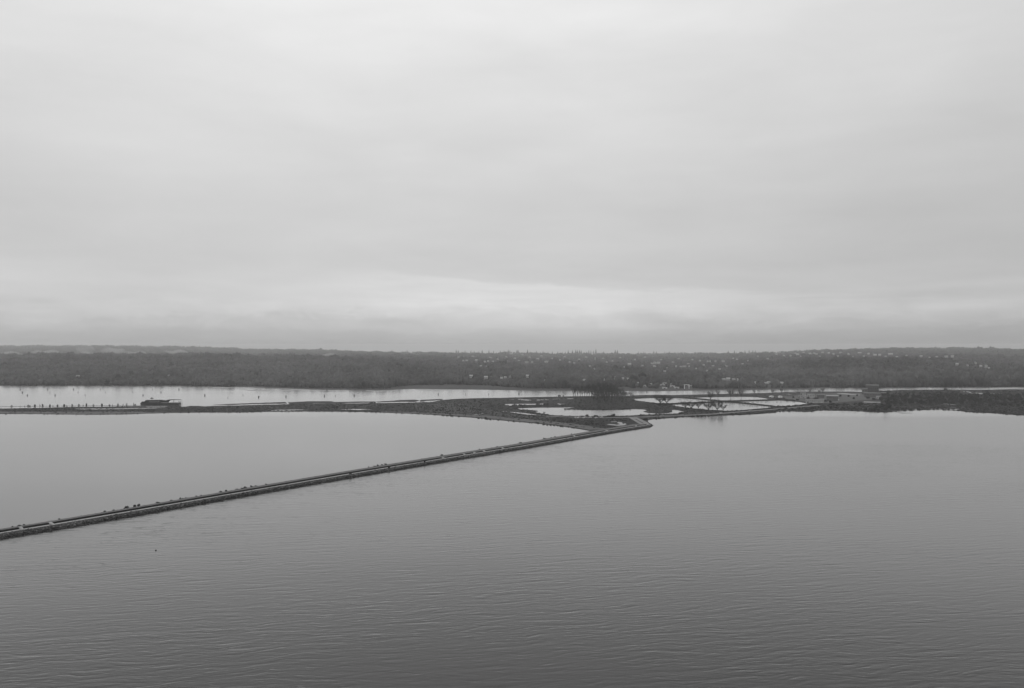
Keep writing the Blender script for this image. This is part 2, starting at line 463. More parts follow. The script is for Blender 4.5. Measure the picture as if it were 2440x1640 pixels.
HOLES = [POND,
         [(1201, 963), (1240, 962.2), (1278, 962), (1276, 965), (1240, 966), (1215, 967.4), (1206, 966)],
         [(1285, 962), (1296, 961.6), (1294, 964.4), (1287, 964.4)],
         [(1326, 961), (1338, 962.8), (1344, 962), (1361, 963.4), (1350, 964.8), (1333, 964.6)],
         [(1195, 979.4), (1209, 980.6), (1208, 982), (1194, 981.4)],
         [(1214, 981), (1234, 982.6), (1255, 985), (1278, 988), (1279, 990), (1258, 989), (1232, 985.6), (1216, 983)],
         [(1283, 989), (1300, 990), (1318, 991.2), (1300, 991.4), (1284, 990.6)],
         [(635, 979.6), (660, 976.6), (715, 975.6), (753, 977), (715, 978), (655, 979.6)],
         [(793, 977), (830, 974.8), (862, 974.6), (898, 976.8), (862, 977.6), (830, 977.4)],
         [(1213, 952), (1226, 951.6), (1226, 952.8), (1213, 953)],
         [(1234, 951), (1250, 949.6), (1252, 950.3), (1240, 951.6), (1266, 953), (1266, 954.8), (1246, 954.6), (1236, 953)],
         [(1279, 952.6), (1308, 951.6), (1307, 953), (1279, 954.8)],
         [(1316, 951), (1338, 950.4), (1338, 951.4), (1317, 952.2)],
         [(1352, 949.6), (1367, 949.6), (1367, 951.2), (1352, 951.2)],
         # lagoons
         [(1500, 951.6), (1530, 949.6), (1560, 948.6), (1612, 948.7), (1640, 950.2), (1678, 953.4), (1700, 956.2), (1690, 957.6), (1640, 959.8), (1590, 961.6), (1562, 960.8), (1540, 958.6), (1520, 956.2)],
         [(1598, 965), (1640, 962.6), (1690, 960.6), (1724, 958.8), (1760, 961.8), (1800, 965.6), (1838, 970.2), (1835, 972), (1800, 975.4), (1760, 978.8), (1724, 979.6), (1690, 977.4), (1650, 973.4), (1612, 968.6)],
         [(1640, 948.6), (1680, 946.8), (1740, 945.8), (1790, 945.8), (1812, 947.6), (1838, 951.6), (1800, 953.6), (1744, 955), (1710, 954.4), (1670, 951.4)],
         [(1752, 957.8), (1800, 956.2), (1858, 954.6), (1900, 957.4), (1926, 962), (1920, 964), (1880, 967.8), (1848, 968.2), (1800, 963)],
         [(2421, 970), (2432, 968.8), (2446, 970), (2444, 972.2), (2424, 971.8)],
         [(2388, 969.6), (2400, 968.8), (2396, 971.6), (2386, 971.6)],
         ]
LAND_Z = .45
land('spit', M['marsh'], UPPER + LOWER, HOLES, LAND_Z, 1.3, seed=3)
# low marsh islands on the river side
land('marsh_island', M['marsh'], [(508, 965.4), (540, 963.6), (580, 962), (680, 958.6), (684, 961.6), (600, 963), (545, 965)], z=.5, skirt=.9, seed=40)
land('marsh_island', M['marsh'], [(686, 959.6), (732, 957), (790, 956.8), (796, 958.4), (850, 957.6), (895, 957.4), (893, 959.2), (840, 960.2), (800, 961), (748, 960.6), (745, 962.4), (690, 963)], z=.5, skirt=.9, seed=41)
land('marsh_island', M['marsh'], [(896, 957.8), (935, 955.6), (955, 953.8), (988, 953), (1000, 955), (988, 958), (960, 957.4), (900, 959)], z=.5, skirt=.9, seed=42)
land('marsh_island', M['marsh'], [(1002, 953.6), (1030, 952.4), (1056, 951.4), (1052, 953.6), (1016, 955.2), (1008, 956.8), (1000, 957)], z=.5, skirt=.9, seed=43)
land('mudflat', M['mud'], [(2120, 983), (2150, 981.2), (2172, 981.8), (2150, 983.6)], z=.15, skirt=.5, seed=44)
land('mudflat', M['mud'], [(2142, 985.4), (2170, 984.4), (2175, 985.4), (2150, 986.4)], z=.15, skirt=.5, seed=45)
# thin mud bars along the far bank of the river
for i, poly in enumerate([[(470, 922), (560, 923.6), (640, 925.6), (600, 926.4), (520, 924.4)], [(575, 928.8), (640, 929.4), (664, 931.4), (690, 929.6), (700, 930.6), (650, 933), (600, 932)],
                          [(660, 925.6), (720, 927.6), (760, 929.8), (830, 929.4), (826, 930.6), (760, 931.4), (700, 929.2)], [(866, 928.4), (890, 931), (940, 930.6), (950, 931.6), (900, 933.4), (875, 931.6)],
                          [(985, 926.8), (1060, 928), (1100, 930), (1040, 930.6), (992, 930)]]):
    land('mudflat', M['mud'], poly, z=.12, skirt=.4, seed=50 + i)

# surface patches on the land (each a sheet a little above the one below)
PATCH = [
    ('beach', 'beach', [(-260, 981.6), (20, 981.6), (120, 982), (260, 981.6), (330, 982.4), (400, 983.2), (470, 983), (386, 984.4), (340, 985.8), (300, 987.4), (230, 988.2), (170, 987.8), (60, 986.4), (20, 986.4), (-260, 985.8)], .06),
    ('scrubland', 'veg', [(-260, 975), (20, 975), (120, 973.6), (176, 972.4), (180, 976.6), (240, 977.6), (380, 976), (560, 972), (640, 972), (620, 978), (480, 981.4), (390, 980.6), (260, 981), (120, 981.2), (20, 981), (-260, 981)], .08),
    ('mudflat', 'mud', [(178, 974.6), (230, 974.2), (300, 973.4), (368, 972.6), (376, 973.8), (300, 975.6), (230, 976.6), (190, 976)], .06),
    ('beach', 'beach', [(900, 980.6), (1000, 983.6), (1100, 988.2), (1160, 991), (1240, 998), (1320, 1006), (1370, 1011), (1440, 1017), (1440, 1024), (1404, 1025), (1360, 1017.6), (1320, 1012.6), (1260, 1006.6), (1220, 1003.2), (1160, 997.4), (1100, 992.4), (1050, 989), (1000, 986), (920, 982.8)], .06),
    ('grassland', 'grass', [(985, 966), (1060, 962), (1100, 962), (1130, 968), (1160, 976), (1200, 985), (1260, 991.6), (1320, 994), (1300, 1000), (1240, 996.5), (1160, 989.6), (1080, 986), (1000, 981)], .10),
    ('scrubland', 'veg', [(1300, 1000), (1330, 995.6), (1400, 996.6), (1480, 996.6), (1502, 996.6), (1524, 1008.6), (1470, 1016), (1430, 1021), (1390, 1014), (1340, 1006)], .14),
    ('scrubland', 'veg', [(1180, 968.6), (1260, 967.6), (1330, 966), (1380, 957), (1380, 952), (1400, 946), (1500, 946), (1520, 957.4), (1560, 962.4), (1600, 968.4), (1640, 973.6), (1700, 979.8), (1730, 980.6), (1690, 983.6), (1638, 983), (1612, 976.6), (1600, 975.6), (1560, 975), (1510, 974), (1480, 975.2), (1440, 976.6), (1380, 976), (1350, 974.6), (1378, 970.2), (1300, 970.6), (1200, 972)], .08),
    ('scrubland', 'veg', [(1547, 976.8), (1580, 975.6), (1599, 977), (1599, 981), (1570, 984.8), (1546, 983)], .12),
    ('scrubland', 'veg', [(2100, 934), (2200, 931), (2300, 930.6), (2460, 930), (2700, 929), (2700, 986), (2450, 978), (2370, 976), (2330, 974), (2260, 968), (2200, 966), (2150, 970), (2100, 966)], .08),
    ('sand', 'sand', [(1445, 1012.8), (1452, 1011.6), (1470, 1013.4), (1478, 1012), (1470, 1008.6), (1474, 1006.4), (1482, 1007.6), (1484, 1011.4), (1490, 1010), (1493, 1012.4), (1486, 1014.6), (1475, 1015.8), (1458, 1014.4)], .2),
    ('sand', 'sand', [(1456, 1006), (1470, 1005.4), (1468, 1006.4), (1456, 1007)], .2),
    ('yard', 'yard', [(1845, 946), (1900, 942.6), (1970, 938.4), (2040, 937), (2098, 938), (2100, 951), (2060, 954), (1990, 960.5), (1940, 961.5), (1915, 957), (1880, 952.6)], .06),
    ('pavement', 'pale_road', [(1995, 937.4), (2012, 937.8), (2030, 940), (2050, 941.6), (2048, 942.4), (2020, 940.6), (1995, 938.8)], .12),
    ('pavement', 'pale_road', [(2058, 957.6), (2070, 957.8), (2100, 958.6), (2100, 960.4), (2070, 960), (2058, 959.6)], .12),
    ('path', 'pale_road', [(2290, 932.8), (2306, 933.4), (2318, 936.4), (2335, 937.2), (2390, 937.8), (2390, 939.2), (2335, 939.4), (2316, 938.6), (2304, 935), (2290, 933.8)], .14),
    ('path', 'road', [(2215, 959.6), (2240, 961.8), (2278, 964.8), (2278, 966.2), (2240, 964), (2215, 961)], .14),
    ('shore_mud', 'mud', [(2130, 980.6), (2170, 976.2), (2240, 974.2), (2290, 976), (2288, 979), (2250, 977), (2200, 976.6), (2150, 979.4)], .06),
]
for i, (nm, mk, poly, dz) in enumerate(PATCH):
    land(nm, M[mk], poly, z=LAND_Z + dz, skirt=0, jit=.3, seed=70 + i)


def strip(name, mat, pts, half, z, kind='structure'):
    """a road laid along surveyed points, half = half width in metres"""
    w = [at(x, y, z) for x, y in pts]
    mb = MB()
    for i, p in enumerate(w):
        dv = (w[min(i + 1, len(w) - 1)] - w[max(i - 1, 0)]).normalized()
        n = Vector((-dv.y, dv.x, 0)) * (half[i] if isinstance(half, (list, tuple)) else half)
        mb.v += [tuple(p + n), tuple(p - n)]
    for i in range(len(w) - 1):
        mb.f.append((2 * i, 2 * i + 1, 2 * i + 3, 2 * i + 2))
    for k, f in enumerate(mb.f):
        a, b2, c = (Vector(mb.v[q]) for q in f[:3])
        if (b2 - a).cross(c - a).z < 0: mb.f[k] = f[::-1]
    return tag(mb.build(name, mat), kind=kind)


# embankment of the shore road (a raised causeway) with the road on top
def ridge(name, mat, pts, half, foot, z, seed=0, kind='structure'):
    rnd = random.Random(seed)
    P0 = []
    for i in range(len(pts) - 1):
        a, c = at(*pts[i], 0), at(*pts[i + 1], 0)
        n = max(1, int((c - a).length / 14))
        for k in range(n): P0.append(a.lerp(c, k / n))
    P0.append(at(*pts[-1], 0))
    mb = MB()
    for i, p in enumerate(P0):
        dv = (P0[min(i + 1, len(P0) - 1)] - P0[max(i - 1, 0)]).normalized()
        n = Vector((-dv.y, dv.x, 0))
        j = rnd.uniform(-.4, .4)
        for u, zz in ((-foot + j, -.4), (-half, z + rnd.uniform(-.2, .2)), (half, z + rnd.uniform(-.2, .2)), (foot + j, -.4)):
            q = p + n * u; mb.v.append((q.x, q.y, zz))
    for i in range(len(P0) - 1):
        for k in range(3):
            mb.f.append((4 * i + k, 4 * i + k + 1, 4 * i + k + 5, 4 * i + k + 4))
    for k, f in enumerate(mb.f):
        a, b2, c = (Vector(mb.v[q]) for q in f[:3])
        if (b2 - a).cross(c - a).z < 0: mb.f[k] = f[::-1]
    return tag(mb.build(name, mat), kind=kind)


ridge('dike', M['veg'], [(1598, 946.8), (1640, 949.4), (1680, 952.6), (1720, 956.4), (1750, 959.2), (1800, 964.4), (1845, 969.2)], 2.5, 7, 2.0, 1)
ridge('dike', M['veg'], [(1560, 963.2), (1600, 963), (1650, 960.8), (1700, 958.6), (1722, 957)], 2.5, 7, 1.9, 2)
ridge('dike', M['veg'], [(1722, 956.6), (1760, 955.9), (1800, 955), (1860, 953.4), (1890, 954)], 2.5, 7, 1.9, 3)
SHORE_ROAD = [(1300, 991.8), (1370, 994.6), (1440, 995.4), (1500, 994.2), (1530, 993.6), (1570, 992.4), (1600, 991.2), (1640, 989.6), (1700, 986.8), (1740, 983.6), (1790, 979.4), (1840, 975.6), (1900, 970.6), (1950, 966)]
strip('road', M['road'], SHORE_ROAD, [3.5] * 3 + [5] * 5 + [5.5, 5.5, 5, 4.5, 4, 4], LAND_Z + .3)
strip('road', M['road'], [(1508, 995), (1520, 1001), (1534, 1009), (1540, 1012.4)], [7, 8, 8.5, 7], LAND_Z + .36)
strip('track', M['pale_road'], [(1128, 988.6), (1140, 987.6), (1153, 986)], 2.5, LAND_Z + .25)
strip('lane_verge', M['veg'], [(1514, 998.4), (1527, 1005.6), (1533, 1009)], [.8, 1, 1], LAND_Z + .42)

# ------------------------------------------------------------------ far hills
COLS = [  # px, shore py, bluff py, slope py, ridge py, bluff / slope / ridge distances
    (-500, 919, 850, 848, 825.5, 4700, 7500, 12000), (20, 919, 850, 848, 825.5, 4700, 7500, 12000), (260, 919.4, 850, 848, 825, 4700, 7500, 12000), (420, 919.6, 851, 848, 827, 4700, 7500, 12000),
    (600, 923, 853, 850, 833, 4600, 7200, 11500), (740, 928, 856, 850, 834.5, 4400, 7000, 11000), (900, 930.5, 866, 850, 840.4, 4100, 6600, 10500), (980, 927, 872, 854, 842, 3900, 6200, 10000),
    (1140, 928.6, 879, 856, 843, 3800, 6000, 9800), (1290, 931.6, 882, 862, 843.8, 3800, 6000, 9800), (1420, 931.2, 882, 862, 844.4, 3800, 6000, 9800), (1560, 932.6, 882, 864, 844.6, 3800, 6000, 9800),
    (1700, 930.2, 880, 860, 843.2, 3800, 6000, 9600), (1900, 928, 868, 852, 840.6, 3800, 5800, 9000), (1980, 924.5, 864, 850, 836, 3800, 5600, 8600), (2140, 923.6, 860, 848, 831.5, 3800, 5500, 8500),
    (2330, 922.6, 864, 850, 832.5, 3800, 5500, 8500), (2440, 922, 864, 850, 834, 3800, 5500, 8500), (2900, 921, 866, 850, 835, 3800, 5500, 8500)]
CPX = np.array([c[0] for c in COLS], float)
CC = np.array(COLS, float)


def colv(px, k): return float(np.interp(px, CPX, CC[:, k]))


def pz(py, d): return CAM_H - (py - HOR) * d / FOC


_col = {}


def hill(px, d):
    """terrain height at bearing px (photo pixel column) and distance d"""
    key = round(px * 2)
    if key not in _col:
        s, b1, b2, r, db, d2, dr = (colv(px, k) for k in range(1, 8))
        ds = FOC * (CAM_H - .6) / (s - HOR)
        z3 = max(pz(b1, db), 4)
        _col[key] = ([ds - 40, ds + 5, ds + 260, (ds + 260 + db) / 2, db, d2, dr, dr + 1200, 13650], [-3, 1.0, 3.0, 3 + (z3 - 3) * .42, z3, pz(b2, d2), pz(r, dr), pz(r, dr) - 25, -2])
    ks, zs = _col[key]
    f = min(1, max(0, (d - 3000) / 1500))
    return float(np.interp(d, ks, zs)) + f * (2.6 * math.sin(px * .021 + d * .002) + 1.8 * math.sin(px * .057 + d * .0013) + 1.0 * math.sin(px * .13 + d * .001))


pxs = np.arange(-480, 2921, 17.0)
dsl = []
nd = 110
V = []
for px in pxs:
    s = colv(px, 1); ds = FOC * (CAM_H - .6) / (s - HOR)
    for q in np.concatenate([np.array([0, .006, .02, .04]), np.linspace(.06, 1, nd - 4) ** 1.5 * .94 + .06 - .06 ** 1.5 * .94]):
        dd = ds - 40 + q * (13600 - ds + 40)
        V.append(((px - 1220) / FOC * dd, dd, hill(px, dd)))
F = []
n = len(V) // len(pxs)
for i in range(len(pxs) - 1):
    for k in range(n - 1):
        a = i * n + k
        F.append((a, a + n, a + n + 1, a + 1))
tag(mesh_arrays('hills', V, F, M['hill'], smooth=True), kind='structure')

# ---- houses
HOUSES = {  # cluster: (phrase, group, [(px, py, width px)])
    'bank': ('pale buildings low on the far bank left of the grove', [(185, 897, 9), (405, 896, 10), (1123, 900.5, 9), (1158, 903.5, 9), (1195, 903, 6), (1204, 902, 6), (1216, 900, 6), (1258, 900.5, 9), (1298, 907, 5)]),
    'grove': ('pale houses in the trees just above the bare grove', [(1392, 908, 6), (1441, 907, 6), (1465, 904, 6), (1484, 904, 5), (1496, 905, 6)]),
    'mid': ('pale houses among the trees halfway up the left-centre slope', [(1104, 861, 4), (1112, 860, 5), (1135, 861, 6), (1155, 864, 5), (1163, 863, 5), (1175, 863, 4), (1255, 865, 8), (1268, 865, 5), (1302, 864, 9), (1357, 864, 4), (1380, 858, 4), (1446, 864, 4)]),
    'low': ('small pale houses below the halfway row on the centre slope', [(1146, 873, 4), (1160, 874, 5), (1405, 874, 4), (1416, 881, 4)]),
    'high': ('small pale houses close under the centre skyline', [(1217, 844, 5), (1245, 846, 5)]),
    'slope': ('pale houses halfway up the slope above the lagoons', [(1500, 870, 8), (1552, 867, 5), (1560, 867, 7), (1569, 867, 7), (1559, 874, 6), (1590, 878, 4), (1611, 875, 5), (1622, 875, 4), (1628, 875, 4), (1633, 875, 4), (1642, 875, 4), (1640, 868, 5), (1659, 880, 4), (1686, 863, 4), (1692, 863, 4), (1705, 862, 4), (1723, 863, 7), (1668, 861, 4), (1715, 881, 4), (1685, 885, 4), (1747, 855, 4), (1756, 857, 4)]),
    'upper': ('dim houses scattered high on the slope between mast and stack', [(1092, 852, 4), (1126, 850, 4), (1168, 853, 5), (1186, 857, 4), (1206, 851, 4), (1227, 855, 5), (1236, 860, 4), (1262, 852, 4), (1281, 856, 5), (1290, 849, 4), (1316, 855, 4), (1334, 859, 5), (1345, 851, 4), (1368, 866, 4), (1396, 852, 4)]),
    'centre': ('dim houses scattered high on the slope above the lagoons', [(1437, 855, 4), (1459, 861, 4), (1478, 853, 4), (1489, 876, 4), (1513, 858, 5), (1531, 872, 4), (1537, 852, 4), (1575, 858, 4), (1584, 886, 5), (1603, 864, 4), (1617, 856, 4), (1650, 858, 4), (1677, 871, 4), (1699, 873, 4), (1731, 874, 4), (1769, 868, 4), (1783, 861, 4), (1806, 850, 4), (1829, 856, 4)]),
    'ridge': ('small dim houses strung along the right-hand ridge', [(1850, 845, 4), (1868, 848, 4), (1884, 849, 5), (1908, 850, 4), (1953, 850, 4), (1996, 850, 5), (2032, 851, 4), (2059, 850, 5), (2110, 850, 4), (2137, 851, 5), (2160, 848, 4), (2216, 853, 5), (2232, 851, 4)]),
    'marina': ('low pale sheds by the river bank right of the grove', [(1518, 914, 12), (1536, 921, 12), (1551, 917, 6), (1583, 915, 9), (1578, 919, 11), (1600, 918, 7), (1584, 927, 10), (1602, 923, 12), (1613, 926, 9), (1635, 920, 5), (1646, 922, 9)]),
    'lagoon': ('pale houses along the far bank behind the lagoons', [(1680, 910, 6), (1724, 906, 9), (1735, 907, 9), (1748, 906, 8), (1759, 907, 5), (1801, 915, 4), (1825, 915, 4), (1831, 914, 4), (1837, 915, 4), (1863, 916, 8)]),
    'crest': ('pale houses near the crest above the treatment plant', [(1895, 843, 5), (1901, 846, 6), (1915, 841, 5), (1930, 844, 6), (1940, 843, 5), (1946, 845, 5), (1960, 841, 5), (1975, 843, 5), (1986, 845, 4), (2003, 842, 7), (2022, 846, 5), (2048, 842, 9), (2070, 845, 5), (2085, 848, 7), (2096, 848, 6), (2122, 846, 10)]),
    'east': ('pale houses on the slope above the dark right-hand wood', [(2194, 851, 8), (2255, 852, 9), (2270, 852, 7), (2281, 871, 7), (2305, 873, 4), (2324, 868, 6), (2337, 875, 6), (2350, 876, 7), (2358, 879, 5), (2400, 898, 5)]),
}


def hill_hit(px, py):
    d = FOC * (CAM_H - .6) / (colv(px, 1) - HOR) + 15
    while d < 12000:
        y = HOR + FOC * (CAM_H - hill(px, d)) / d
        if y <= py: return d
        d += 14
    return None


def house_proto(kind):
    root = empty('house', (0, 0, 0))
    w, dp, h, rr = [(11, 9, 6, 3.2), (14, 9, 5, 2.4), (9, 10, 7.5, 3.6)][kind]
    mb = MB(); mb.box(-w / 2, w / 2, -dp / 2, dp / 2, -4, h)
    if kind == 1: mb.box(w / 2, w / 2 + 5, -dp / 2 + 1, dp / 2 - 1, -4, h * .65)
    mb.build('wall', [M['far_wall'], M['dim_wall'], M['far_wall']][kind], root)
    rb = MB(); e = .7
    if kind < 2:
        rb.prism([(-dp / 2 - e, h + .003 - .2), (dp / 2 + e, h - .2), (0, h + rr)], -w / 2 - e, w / 2 + e)
        rb.v = [(y, x, z) for x, y, z in rb.v]; rb.f = [f[::-1] for f in rb.f]
    else:
        rb.prism([(-w / 2 - e, h - .2), (w / 2 + e, h - .2), (0, h + rr)], -dp / 2 - e, dp / 2 + e)
    rb.build('roof', [M['pale_roofing'], M['pale_roofing'], M['roofing']][kind], root)
    return root


def shed_proto():
    root = empty('shed', (0, 0, 0))
    mb = MB(); mb.box(-9, 9, -6, 6, -3, 4.2); mb.build('wall', M['far_wall'], root)
    rb = MB(); rb.prism([(-6.5, 4.1), (6.5, 4.1), (0, 5.8)], -9.5, 9.5); rb.v = [(y, x, z) for x, y, z in rb.v]; rb.f = [f[::-1] for f in rb.f]
    rb.build('roof', M['pale_roofing'], root)
    db = MB(); db.box(-3, 3, -6.06, -5.9, 0, 3.4); db.build('door', M['dark_paint'], root)
    return root


sight = []     # (px, half width px, py of base, distance): sightlines kept open in the canopy
protos = [house_proto(k) for k in range(3)] + [shed_proto()]
used = [False] * 4
for key, (phrase, lst) in HOUSES.items():
    for i, (px, py, w) in enumerate(sorted(lst)):
        dd = hill_hit(px, py) or 4300
        k = 3 if key == 'marina' or (key == 'bank' and i in (0, 1)) else 1 if key in ('upper', 'centre', 'ridge') else random.choice([0, 0, 1, 2])
        o = copy_tree(protos[k]) if used[k] else protos[k]
        used[k] = True
        wm_ = (11, 14, 9, 18)[k]
        s = max(.75, w * dd / FOC / wm_ * .95)
        o.location = ((px - 1220) / FOC * dd, dd, hill(px, dd) - .3)
        o.rotation_euler = (0, 0, random.uniform(-.35, .35) - (px - 1220) / FOC)
        o.scale = (s, min(s, 1.5), min(s, 1.35))
        tag(o, '%s from left of the %s' % (ordw(i + 1), phrase), 'house' if k < 3 else 'shed', phrase)
        sight.append((px, w * .5, py, dd))
for k in range(4):
    if not used[k]:
        for ch in list(protos[k].children): bpy.data.objects.remove(ch)
        bpy.data.objects.remove(protos[k])

# ---- forest canopy: one far-off mass of some tens of thousands of small crowns
sg = np.array(sight)
tm = []
for k in range(6):
    v = ICO_V * (1 + rng.uniform(-.3, .3, (12, 1)))
    tm.append((v, ICO_F))
cv, cf = [], []
for lvl, (z0, z1, r) in enumerate([(-.5, .35, .5), (0.0, 1.0, .33)]):
    b0 = len(cv)
    for k in range(6): cv.append((r * math.cos(k * math.pi / 3 + lvl * .5), r * math.sin(k * math.pi / 3 + lvl * .5), z0))
    cv.append((0, 0, z1))
    for k in range(6): cf.append((b0 + k, b0 + (k + 1) % 6, b0 + 6))
cone = (np.array(cv), np.array(cf))
trees = []
d = 2370.0
while d < 12600:
    stepd = d / (200 if d < 3300 else 130)
    wpx = max(4.2, 6.5 * FOC / d)
    px = -330 + random.uniform(0, 6)
    while px < 2780:
        s = colv(px, 1)
        ds = FOC * (CAM_H - .6) / (s - HOR)
        gap = 12 if (px < 560 or px > 1980) else 150 + 90 * math.sin(px * .013) if 930 < px < 1500 else 60
        dens = 1.0
        if 940 < px < 1900 and d > 3700: dens = .62
        if d > colv(px, 7) + 90: dens = 0
        if d > ds + gap and random.random() < dens:
            trees.append((px, d + random.uniform(-8, 8)))
        px += wpx * random.uniform(.6, 1.5)
    d += stepd
parts_v = {0: [], 1: []}
parts_f = {0: [], 1: []}
off = {0: 0, 1: 0}
for px, dd in trees:
    z = hill(px, dd)
    con = random.random() < (.30 if 900 < px < 1850 else .22)
    near = dd < 2950 and px > 2040
    hh = random.gauss(13, 3.5) if not near else random.gauss(22, 5)
    lump = math.sin(px * .031 + dd * .0021) + math.sin(px * .077 - dd * .0037 + 1) + math.sin(px * .19 + dd * .0011 + 2)
    hh *= 1 + .17 * lump
    hh = max(6, hh) * (1.3 if con else 1)
    if dd > 5000: hh = hh * 1.1
    py_top = HOR + FOC * (CAM_H - z - hh) / dd
    m = (np.abs(sg[:, 0] - px) < sg[:, 1] + 2.4) & (sg[:, 3] > dd - 10) & (py_top < sg[:, 2] - .3)
    if m.any(): continue
    if con:
        v, f = cone; w = hh * random.uniform(.30, .42)
        v = v * np.array([w, w, hh]); v = v + np.array([(px - 1220) / FOC * dd, dd, z + 0])
    else:
        v, f = random.choice(tm); w = hh * random.uniform(.32, .5)
        a = random.uniform(0, 6.28); ca, sa = math.cos(a), math.sin(a)
        v = np.stack([v[:, 0] * ca - v[:, 1] * sa, v[:, 0] * sa + v[:, 1] * ca, v[:, 2]], 1)
        v = v * np.array([w, w, hh * .56]) + np.array([(px - 1220) / FOC * dd, dd, z + hh * .46])
    parts_v[0].append(v); parts_f[0].append(f + off[0]); off[0] += len(v)
print('forest trees', len(parts_v[0]))
fo = mesh_arrays('forest', np.concatenate(parts_v[0]), np.concatenate(parts_f[0]), M['forest'])
tag(fo, 'hazy grey forest covering the far hillside across the river', 'forest', kind='stuff')


# ------------------------------------------------------------------ tree and shrub kinds
def leaf_cloud(mb, c, r, n, size, rnd, thin=1.0, up=0.0):
    for _ in range(n):
        while True:
            q = Vector((rnd.uniform(-1, 1), rnd.uniform(-1, 1), rnd.uniform(-1, 1)))
            if q.length < 1: break
        p = Vector((c[0] + q.x * r[0], c[1] + q.y * r[1], c[2] + q.z * r[2]))
        a = Vector((rnd.gauss(0, 1), rnd.gauss(0, 1), rnd.gauss(0, 1) + up)).normalized()
        b2 = a.cross(Vector((rnd.gauss(0, 1), rnd.gauss(0, 1), rnd.gauss(0, 1)))).normalized()
        s = size * rnd.uniform(.6, 1.4)
        mb.tri(p - a * s * .5 - b2 * s * .5 * thin, p - a * s * .5 + b2 * s * .5 * thin, p + a * s * .7)


def bare_tree(h, w, dens, seed, kind='bare_tree', forks=6):
    rnd = random.Random(seed)
    root = empty(kind, (0, 0, 0))
    tb, cb_ = MB(), MB()
    fork = h * rnd.uniform(.22, .32)
    lean = rnd.uniform(-.05, .05) * h
    tb.tube([(0, 0, -1), (lean * .3, 0, fork * .5), (lean, 0, fork)], [h * .034, h * .027, h * .02], 6)
    ends = []
    for k in range(forks):
        a = 2 * math.pi * (k + rnd.uniform(-.3, .3)) / forks
        rr = w * .5 * rnd.uniform(.45, .95)
        zt = h * rnd.uniform(.72, .98)
        p0 = Vector((lean, 0, fork * rnd.uniform(.7, 1)))
        p2 = Vector((lean + math.cos(a) * rr, math.sin(a) * rr, zt))
        p1 = p0.lerp(p2, .5) + Vector((math.cos(a), math.sin(a), 0)) * rr * .16
        tb.tube([p0, p1, p2], [h * .017, h * .011, h * .004], 5, cap=False)
        for j in range(4):
            f = rnd.uniform(.3, .95)
            q0 = p0.lerp(p1, f * 2) if f < .5 else p1.lerp(p2, f * 2 - 1)
            aa = a + rnd.uniform(-1.3, 1.3)
            q1 = q0 + Vector((math.cos(aa), math.sin(aa), rnd.uniform(.5, 1.2))) * h * rnd.uniform(.10, .2)
            tb.tube([q0, q1], [h * .006, h * .002], 4, cap=False)
            ends += [q0, q1, q0.lerp(q1, .5)]
        ends += [p2, p1.lerp(p2, .6), p1]
    for e in ends:
        for _ in range(dens):
            dirv = (Vector((e.x - lean, e.y, 0)).normalized() * .5 + Vector((rnd.gauss(0, .7), rnd.gauss(0, .7), rnd.uniform(-.1, 1.2)))).normalized()
            ln = h * rnd.uniform(.06, .15)
            b2 = dirv.cross(Vector((rnd.gauss(0, 1), rnd.gauss(0, 1), rnd.gauss(0, 1)))).normalized() * ln * .035
            p = e + Vector((rnd.gauss(0, 1), rnd.gauss(0, 1), rnd.gauss(0, 1))) * h * .03
            cb_.tri(p - b2, p + b2, p + dirv * ln)
    tb.build('trunk', M['bark'], root)
    cb_.build('crown', M['twig'], root)
    return root


def pine(h, w, seed, kind='pine_tree', n=150, core=False):
    rnd = random.Random(seed)
    root = empty(kind, (0, 0, 0))
    tb = MB(); tb.tube([(0, 0, -1), (0, 0, h * .5), (0, 0, h * .97)], [h * .03, h * .018, h * .005], 5)
    tb.build('trunk', M['bark'], root)
    mb = MB()
    for k in range(n):
        f = (k + rnd.random()) / n
        z = h * (.12 + .86 * f)
        rr = w * .5 * (1 - f) ** .8 * rnd.uniform(.65, 1.15) + .12
        a = rnd.uniform(0, 6.283)
        tip = Vector((math.cos(a) * rr, math.sin(a) * rr, z - rr * .22 + rnd.uniform(-.1, .1) * h * .1))
        side_ = Vector((-math.sin(a), math.cos(a), rnd.uniform(-.4, .4))) * (rr * .32 + .08)
        mid = Vector((math.cos(a) * rr * .45, math.sin(a) * rr * .45, z))
        mb.tri((0, 0, z + .05 * h * rnd.random()), mid - side_, tip)
        mb.tri((0, 0, z + .05 * h * rnd.random()), tip, mid + side_)
    if core: mb.tube([(0, 0, h * .1), (0, 0, h * .3), (0, 0, h * .97)], [w * .2, w * .33, .05], 7)
    mb.build('crown', M['leaf'], root)
    return root


def shrub(w, h, seed, kind='shrub', n=260, lean=0.0, mat='leaf'):
    rnd = random.Random(seed)
    root = empty(kind, (0, 0, 0))
    sb = MB()
    for k in range(5):
        a = rnd.uniform(0, 6.28)
        sb.tube([(0, 0, -.3), (math.cos(a) * w * .25 + lean * h * .4, math.sin(a) * w * .2, h * .55)], [.07, .03], 4, cap=False)
    sb.build('stem', M['bark'], root)
    mb = MB()
    for k in range(8):
        fx = -.36 + .72 * k / 7 + rnd.uniform(-.05, .05); hh = h * rnd.uniform(.42, .6) * (1 - abs(fx) * .7) * (1 + lean * fx * 1.5)
        leaf_cloud(mb, (fx * w + lean * hh, rnd.uniform(-.16, .16) * w, hh), (w * .2, w * .2, hh * .8), n // 8, max(.3, h * .16), rnd)
    mb.build('foliage', M[mat], root)
    return root


